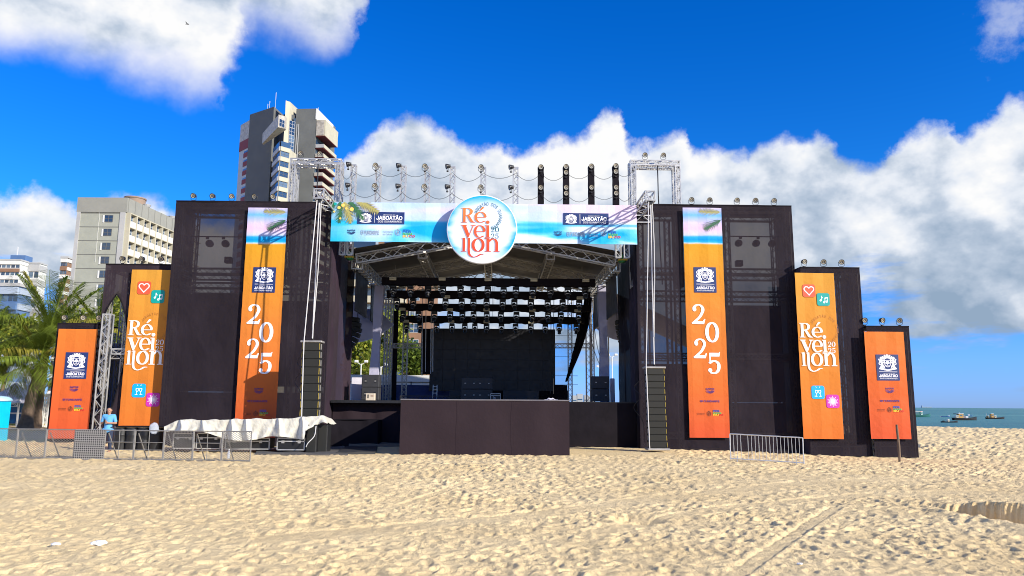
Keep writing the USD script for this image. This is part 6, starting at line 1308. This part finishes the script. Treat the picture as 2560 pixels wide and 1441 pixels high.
# --- low walls and street pieces behind
a, b = at(868, 950, 58), at(1126, 950, 58); zt = Z_at(1000, 938, 58)
t = thing('terrace_wall', 'long white terrace wall with a dark rail behind the stage', 'wall', ((a[0]+b[0])/2, 58, 0)); MB().box((0, .2, zt*.5), (b[0]-a[0], .4, zt)).put('wall', B['whitep'], t)
MB().box((0, -.02, zt-.55), (b[0]-a[0], .04, .05)).put('rail', M['black'], t)
for s in (-.25, .12): MB().box(((b[0]-a[0])*s, -.02, zt-1.1), (.06, .04, 1.2)).put('rail_post', M['black'], t)
MB().box((-(b[0]-a[0])*.28, .2, zt+.08), (b[0]-a[0]*0-a[0]-5.2-1.5, .5, .16)).put('coping', B['cream'], t) if False else None
a, b = at(-40, 1050, 62), at(130, 1050, 62)
t = thing('promenade_wall', 'low white promenade wall behind the coconut palm', 'wall', ((a[0]+b[0])/2, 62, 0)); MB().box((0, .3, .55), (b[0]-a[0], .6, 1.3)).put('wall', B['whitep'], t); MB().box((0, -.02, .12), (b[0]-a[0], .05, .22)).put('yellow_stripe', M['yellow'], t)
for i, px in enumerate((103, 117)):
    x = X_at(px, 1040, 58); t = thing('white_lattice_post', f'white lattice post, {"left" if i == 0 else "right"} of two beside the small left tower', 'post', (x, 58, 0)); truss(MB(), (0, 0, 0), (0, 0, Z_at(px, 985, 58)), .34, .34, .06, .04).put('lattice', B['whitep'], t)
Y = 60; xa, xb = X_at(26, 1010, Y), X_at(60, 1010, Y); t = thing('blue_stall', 'dark blue market stall half hidden behind the palm trunk', 'stall', ((xa+xb)/2, Y, 0)); MB().bev((0, 1, 1.5), (xb-xa, 2, 2.4), .05).put('body', mat('stall_blue', (.0, .07, .20), .4, 0, .2, 2), t); MB().box((0, -.02, 1.1), (xb-xa, .06, .12)).put('counter', B['frame'], t)
Y = 57; xa, xb = X_at(-40, 985, Y), X_at(50, 985, Y); t = thing('white_gazebo', 'white gazebo roof with a lattice edge at the far left', 'gazebo', ((xa+xb)/2, Y, 0)); zt = Z_at(10, 975, Y); W = xb-xa
MB().add([(-W/2, 0, zt-1), (W/2, 0, zt-1), (W/2, 3, zt-1), (-W/2, 3, zt-1), (0, 1.5, zt+.6)], [[0, 1, 4], [1, 2, 4], [2, 3, 4], [3, 0, 4]]).put('roof', M['whitecloth'], t); truss(MB(), (-W/2, 0, zt-1.1), (W/2, 0, zt-1.1), .3).put('edge_truss', M['alu'], t)
for sx in (-.5, .5): MB().bar((W*sx, 0, 0), (W*sx, 0, zt-1.1), .1).put('pole', M['alu'], t)
LAMPP = None
for i, (px, py, Y) in enumerate(((901, 918, 62), (951, 925, 62), (1531, 900, 75), (1502, 928, 95))):
    x = X_at(px, 960, Y); H = Z_at(px, py-8, Y); lab = f'white street lamp, {ORD[i]} from the left of those seen through the stage' if i < 2 else ('nearer' if i == 2 else 'farther')+' street lamp post against the sky at the right edge of the stage'
    t = thing('street_lamp', lab, 'street lamp', (x, Y, 0)); MB().cyl((0, 0, 0), (0, 0, H), .07, 8, .05).put('pole', B['whitep'], t)
    for sx in (-1, 1): MB().bar((0, 0, H-.1), (sx*.35, 0, H+.15), .05).put('arm', B['whitep'], t); MB().bev((sx*.40, 0, H+.2), (.32, .2, .22), .04).put('lamp_head', B['whitep'], t)
for i, (px, pyt, w) in enumerate(((1436, 989, 12), (1450, 985, 14), (1466, 988, 10), (1478, 991, 12))):
    Y = 900; x, H = X_at(px, 990, Y), Z_at(px, pyt, Y); t = thing('distant_building', f'tiny hazy building on the far shore, {ORD[i]} from the left in the stage gap', 'building', (x, Y, -1)); MB().box((0, 5, (H+1)/2), (w*Y/FPX, 10, H+1)).put('wall', B['grey'], t); MB().box((0, -.1, (H+1)*.6), (w*Y/FPX*.8, .3, 1.2)).put('window_band', B['glass'], t)
# ------------------------------------------------------------------ vegetation
def leafmat(name, c, trans=.35, var=.35):
    g = Graph(); pos = g.n('geometry', 'position'); r = g.n('geometry', 'random_per_island')
    c = np.array(c); col = g.ramp(g.m('add', g.m('multiply', r, .6), g.m('multiply', g.noise(pos, .9, 3, .5), .4)), [(.15, tuple(c*(1-var))), (.85, tuple(np.minimum(c*(1+var*1.4)+np.array([.01, .01, 0]), 1)))])
    d = g.n('principled_bsdf', 'BSDF', base_color=col, roughness=.5, specular_ior_level=.3); tr = g.n('translucent_bsdf', 'BSDF', color=col)
    return g.make('/World/Looks/'+name, surface=g.n('mix_closure', 'closure', fac=trans, closure1=d, closure2=tr))
V = {'palm': leafmat('palm_leaf', (.25, .33, .042)), 'palm_dry': leafmat('palm_leaf_yellow', (.42, .38, .06)), 'bush': leafmat('bush_leaf', (.21, .29, .035)), 'lime': leafmat('lime_leaf', (.45, .47, .055)), 'dark': leafmat('dark_leaf', (.10, .16, .025)), 'trunk': mat('palm_trunk', (.16, .11, .075), .9, 0, .4, 5.0, .03, 8), 'rib': mat('palm_rib', (.26, .24, .06), .6)}
def frond(base, direction, L, droop, seed, n=60, lw=.026, wid=.36, fold=.35):
    rr = np.random.default_rng(seed); d = np.array(direction, float); d /= np.linalg.norm(d)
    s = np.linspace(0, 1, 14); h = np.hypot(d[0], d[1]); pts = np.array(base)+np.outer(s, d)*L; pts[:, 2] -= droop*L*s**2.2
    mb = MB().tube(pts, np.linspace(.035, .008, 14)*L/3.5, 5)
    side = np.cross(d, [0, 0, 1.0]); side /= max(np.linalg.norm(side), 1e-6)
    v, f = [], []
    for i in range(n):
        u = .10+.90*i/(n-1); c = np.array([np.interp(u, s, pts[:, k]) for k in range(3)]); t = np.array([np.interp(min(u+.03, 1), s, pts[:, k]) for k in range(3)])-np.array([np.interp(u-.03, s, pts[:, k]) for k in range(3)]); t /= np.linalg.norm(t)
        l = wid*L*(math.sin(math.pi*min(1, .10+u*.92))**.55)*rr.uniform(.8, 1.1)+.05*L
        for sg in (1, -1):
            a = side*sg*math.cos(.62)+t*math.sin(.75)+np.array([0, 0, .25-fold*rr.uniform(.7, 1.5)]); a /= np.linalg.norm(a)
            tip = c+a*l-np.array([0, 0, .30*l*rr.uniform(.5, 1.4)]); mid = c+a*l*.5; w = np.cross(a, [0, 0, 1.0]); w /= max(np.linalg.norm(w), 1e-6); w = w*.5*lw*L/3.5*1.6
            k = len(v); v += [c+w*.5, c-w*.5, mid-w, tip, mid+w]; f += [[k, k+1, k+2], [k, k+2, k+4], [k+4, k+2, k+3]]
    mb.add(v, f); return mb
def palm(label, x, y, Hc, Ht, L, n, seed, r0=.34, lean=(0, 0), dirs=None):
    z0 = gnd(x, y); t = thing('coconut_palm', label, 'palm tree', (x, y, z0)); rr = random.Random(seed)
    ss = np.linspace(0, 1, 18); P = np.stack([lean[0]*ss**1.5, lean[1]*ss, Ht*ss], 1); R = r0*(1-.45*ss)*(1+.07*np.sin(ss*70)); R[:2] *= 1.25
    MB().tube(P, R, 12).put('trunk', V['trunk'], t, smooth=60)
    top = P[-1]
    for i in range(n):
        a = i*2.399+rr.uniform(-.25, .25); e = 1.40-1.85*(i/(n-1))**1.15+rr.uniform(-.12, .12); l = L*rr.uniform(.85, 1.08)
        d = (math.cos(a)*math.cos(e), math.sin(a)*math.cos(e), math.sin(e))
        frond(top+np.array([0, 0, .1+(Hc-Ht)*max(0, math.sin(e))*.4]), d, l, .12 if e > .8 else .24 if e > .2 else .40, seed*100+i).put('frond', V['palm_dry'] if (i % 9 == 4) else V['palm'], t)
    return t
xp = X_at(62, 1080, 52.0)
palm('coconut palm with a stout dark trunk and drooping crown left of the small left tower', xp, 52.0, 4.9, 4.5, 4.0, 24, 3, .44, (.6, 0))
palm('taller coconut palm with an upright feathery crown rising close behind the stout one', X_at(88, 1080, 53.6), 53.6, 7.6, 6.7, 5.0, 26, 9, .30, (.2, .2))
palm('coconut palm mostly outside the left edge with fronds reaching in', X_at(-70, 1080, 51.0), 51.0, 5.0, 5.0, 4.6, 20, 5, .3, (.1, 0))
palm('coconut palm whose leaf tips rise behind the small left tower', X_at(222, 1080, 56.0), 56.0, 7.4, 7.4, 3.6, 18, 6, .2, (0, 0))
palm('coconut palm in the greenery seen through the left stage opening', X_at(930, 1000, 66.0), 66.0, 4.4, 4.3, 3.0, 18, 8, .2, (0, 0))
def foliage(label, cx, cy, cz, rx, ry, rz, n, leaf, m, seed, trunk=True, m2=None, name='broadleaf_tree', cat='tree'):
    rr = np.random.default_rng(seed); z0 = gnd(cx, cy); t = thing(name, label, cat, (cx, cy, z0)); nc = max(10, n//90)
    cd = rr.normal(size=(nc, 3)); cd /= np.linalg.norm(cd, axis=1, keepdims=True); cc = cd*np.array([rx, ry, rz])*rr.uniform(.35, 1.0, (nc, 1))**.6; cc[:, 2] = np.maximum(cc[:, 2], -rz*.85)
    for part, (nm, mm, frac) in enumerate((('crown', m, .55), ('crown_highlight', m2 or m, .45))):
        k = int(n*frac); ci = rr.integers(0, nc, k); p = cc[ci]+rr.normal(size=(k, 3))*np.array([rx, ry, rz])*.17; p[:, 2] += cz-z0; p = p[p[:, 2] > .05]; k = len(p)
        a = rr.normal(size=(k, 3)); a[:, 2] -= .2; a /= np.linalg.norm(a, axis=1, keepdims=True); b = np.cross(a, rr.normal(size=(k, 3))); b /= np.linalg.norm(b, axis=1, keepdims=True)
        l = leaf*rr.uniform(.6, 1.3, (k, 1)); v = np.stack([p, p+a*l*.5+b*l*.28, p+a*l, p+a*l*.5-b*l*.28], 1).reshape(-1, 3); i0 = np.arange(k)*4
        MB().add(v, np.stack([i0, i0+1, i0+2, i0+3], 1)).put(nm, mm, t)
    if trunk:
        mb = MB().tube([(0, 0, -.1), (.1, 0, (cz-z0)*.5), (.0, .1, cz-z0)], [.20, .15, .08], 8)
        for q in cc[:6]: mb.tube([(0, 0, (cz-z0)*.55), q*.6+np.array([0, 0, (cz-z0)*.95])], [.09, .03], 6)
        mb.put('trunk', V['trunk'], t)
    return t
def tree_at(label, px, py, Y, rpx, rpy, n, leaf, m, seed, m2=None, **k):
    q = at(px, py, Y); s = Y/FPX; return foliage(label, q[0], Y, q[2], rpx*s, rpx*s*.8, rpy*s, n, leaf, m, seed, m2=m2, **k)
tree_at('broad bushy tree with yellow-green leaves filling the left edge', 20, 838, 70, 95, 46, 5200, .42, V['bush'], 11, V['lime'])
tree_at('dense round tree between the palm and the small left tower', 175, 832, 68, 75, 52, 5200, .40, V['bush'], 12, V['lime'])
tree_at('bright green tree seen through the torn tower scrim', 300, 850, 62, 50, 110, 3600, .38, V['bush'], 14, V['lime'])
tree_at('tall sunlit yellow-green tree left in the stage opening', 965, 850, 72, 48, 75, 4600, .42, V['lime'], 15, V['bush'])
tree_at('leafy green tree at the left edge of the stage opening', 905, 900, 70, 45, 60, 4000, .40, V['bush'], 16, V['lime'])
tree_at('dark dense tree low behind the left rear trusses', 1030, 905, 68, 42, 42, 3800, .34, V['dark'], 17, V['bush'])
# ------------------------------------------------------------------ boats and ship
def boat(label, px0, px1, pyw, Lh, hullm, cabs, seed=0, canopy=None, mirror=1):
    zs = -1.15; q0 = atz((px0+px1)/2, pyw, zs); Y = q0[1]; L = (px1-px0)*Y/FPX*(np.linalg.norm(ray((px0+px1)/2, pyw))/1.0)**0; x = q0[0]
    t = thing('fishing_boat', label, 'boat', (x, Y, zs)); n = 22; k = 7; P = np.zeros((n, 2*k-1, 3)); bw = L*.13; hh = L*Lh*1.7
    for i, s in enumerate(np.linspace(-1, 1, n)):
        w = bw*(1-max(0, s)**2.6)*(.80+.2*(1-max(0, -s)**4)); sheer = hh*(.75+.55*max(0, s)**2.2+.15*max(0, -s)**2)
        for j in range(-(k-1), k):
            a = j/(k-1); P[i, j+k-1] = (mirror*L*.5*(s*(.93+.07*abs(a)) if s > 0 else s), w*math.copysign(abs(a)**.55, a), -.35*hh+(sheer+.35*hh)*abs(a)**2.2)
    MB().grid(P).grid(P[:, ::-1]*np.array([1, .92, 1])+np.array([0, 0, .02])).put('hull', hullm, t, smooth=50)
    dk = np.stack([np.array([[p[0][0], p[0][1]*.93, hh*.55], [p[-1][0], p[-1][1]*.93, hh*.55]]) for p in P[1:-1]]); MB().grid(dk).put('deck', mat('boat_deck', (.22, .16, .10), .8) if 'boat_deck' not in V else V['boat_deck'], t); V['boat_deck'] = '/World/Looks/boat_deck'
    gw = [(P[i, -1]) for i in range(n)]; MB().tube(gw, L*.008, 5).put('gunwale', hullm, t); MB().tube([P[i, 0] for i in range(n)], L*.008, 5).put('gunwale', hullm, t)
    for (c, w, h0, h1, cm) in cabs:
        nm = 'cabin'; cb = MB().bev((mirror*L*c, 0, hh*.5+(h0+h1)/2*L), (L*w, bw*1.15, (h1-h0)*L), L*.008).put(nm, cm, t)
        if h1-h0 > .06: MB().box((mirror*L*c, -bw*.58, hh*.5+(h0+.66*(h1-h0))*L), (L*w*.55, .03, (h1-h0)*L*.3)).put('window', B['glass'], cb); MB().bev((mirror*L*c, 0, hh*.5+h1*L+.04*L*.3), (L*w*1.15, bw*1.3, .018*L), L*.004).put('cabin_roof', M['white'], cb)
    if canopy: MB().bar((mirror*L*canopy[0], 0, hh*.5), (mirror*L*canopy[0], 0, hh*.5+canopy[1]*L), L*.012).put('mast', M['alu_dark'], t)
    return t
hd = {'dk': mat('boat_black', (.018, .018, .022), .5), 'teal': mat('boat_teal', (.02, .12, .11), .5), 'blue': mat('boat_blue', (.03, .10, .24), .5), 'ochre': mat('boat_ochre', (.42, .24, .06), .6), 'cream': mat('boat_cream', (.62, .56, .40), .6), 'mint': mat('boat_mint', (.30, .48, .40), .6), 'orange': mat('boat_orange', (.50, .12, .06), .6)}
boat('teal fishing boat with a boxy cabin partly behind the small right tower', 2266, 2327, 1043, .06, hd['teal'], [(-.10, .24, .02, .17, hd['teal']), (.10, .09, .02, .15, hd['mint']), (-.3, .12, .02, .08, hd['cream']), (.09, .08, .155, .19, hd['orange'])], 1, (-.42, .2))
boat('low dark open boat with a small pale engine box nearest the beach', 2354, 2395, 1057, .05, hd['dk'], [(-.10, .10, .02, .15, hd['cream']), (-.38, .07, .02, .08, hd['dk'])], 2)
boat('large dark fishing boat with an ochre cabin and white bundle', 2383, 2443, 1051, .065, hd['dk'], [(-.20, .20, .02, .20, hd['ochre']), (-.36, .10, .02, .12, hd['cream']), (.04, .10, .02, .09, M['white']), (-.28, .34, .19, .215, hd['dk'])], 3, (-.22, .28))
boat('dark fishing boat with an ochre wheelhouse farthest to the right', 2466, 2512, 1048, .055, hd['dk'], [(-.20, .13, .02, .22, hd['ochre']), (-.04, .10, .02, .11, hd['cream']), (-.44, .05, .02, .12, hd['ochre'])], 4, (-.48, .25))
boat('slim blue boat with a white dome beyond the large dark one', 2412, 2431, 1041, .06, hd['blue'], [(.02, .14, .02, .2, M['white'])], 5)
boat('faint pale blue rowing boat beyond the low dark open boat', 2352, 2376, 1043, .06, hd['blue'], [(.34, .10, .02, .12, M['white'])], 6)
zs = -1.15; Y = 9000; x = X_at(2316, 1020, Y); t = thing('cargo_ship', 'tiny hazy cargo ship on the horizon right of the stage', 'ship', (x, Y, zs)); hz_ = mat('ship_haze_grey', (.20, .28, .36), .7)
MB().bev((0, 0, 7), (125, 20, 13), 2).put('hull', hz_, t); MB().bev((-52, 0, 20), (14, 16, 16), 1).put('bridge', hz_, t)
# a gull-like bird high up
q = at(468, 61, 60); t = thing('bird', 'small dark bird flying in front of the upper left cloud', 'bird', q); MB().tube([(-.16, 0, 0), (0, 0, .02), (.16, 0, 0)], [.01, .05, .02], 8).put('body', M['black'], t); MB().add([(-.03, 0, .02), (.06, 0, .02), (.0, -.28, .09), (-.06, -.26, .08)], [[0, 1, 2, 3]]).put('wing', M['black'], t); MB().add([(-.03, 0, .02), (.06, 0, .02), (.0, .28, .09), (-.06, .26, .08)], [[0, 1, 2, 3]]).put('wing', M['black'], t)
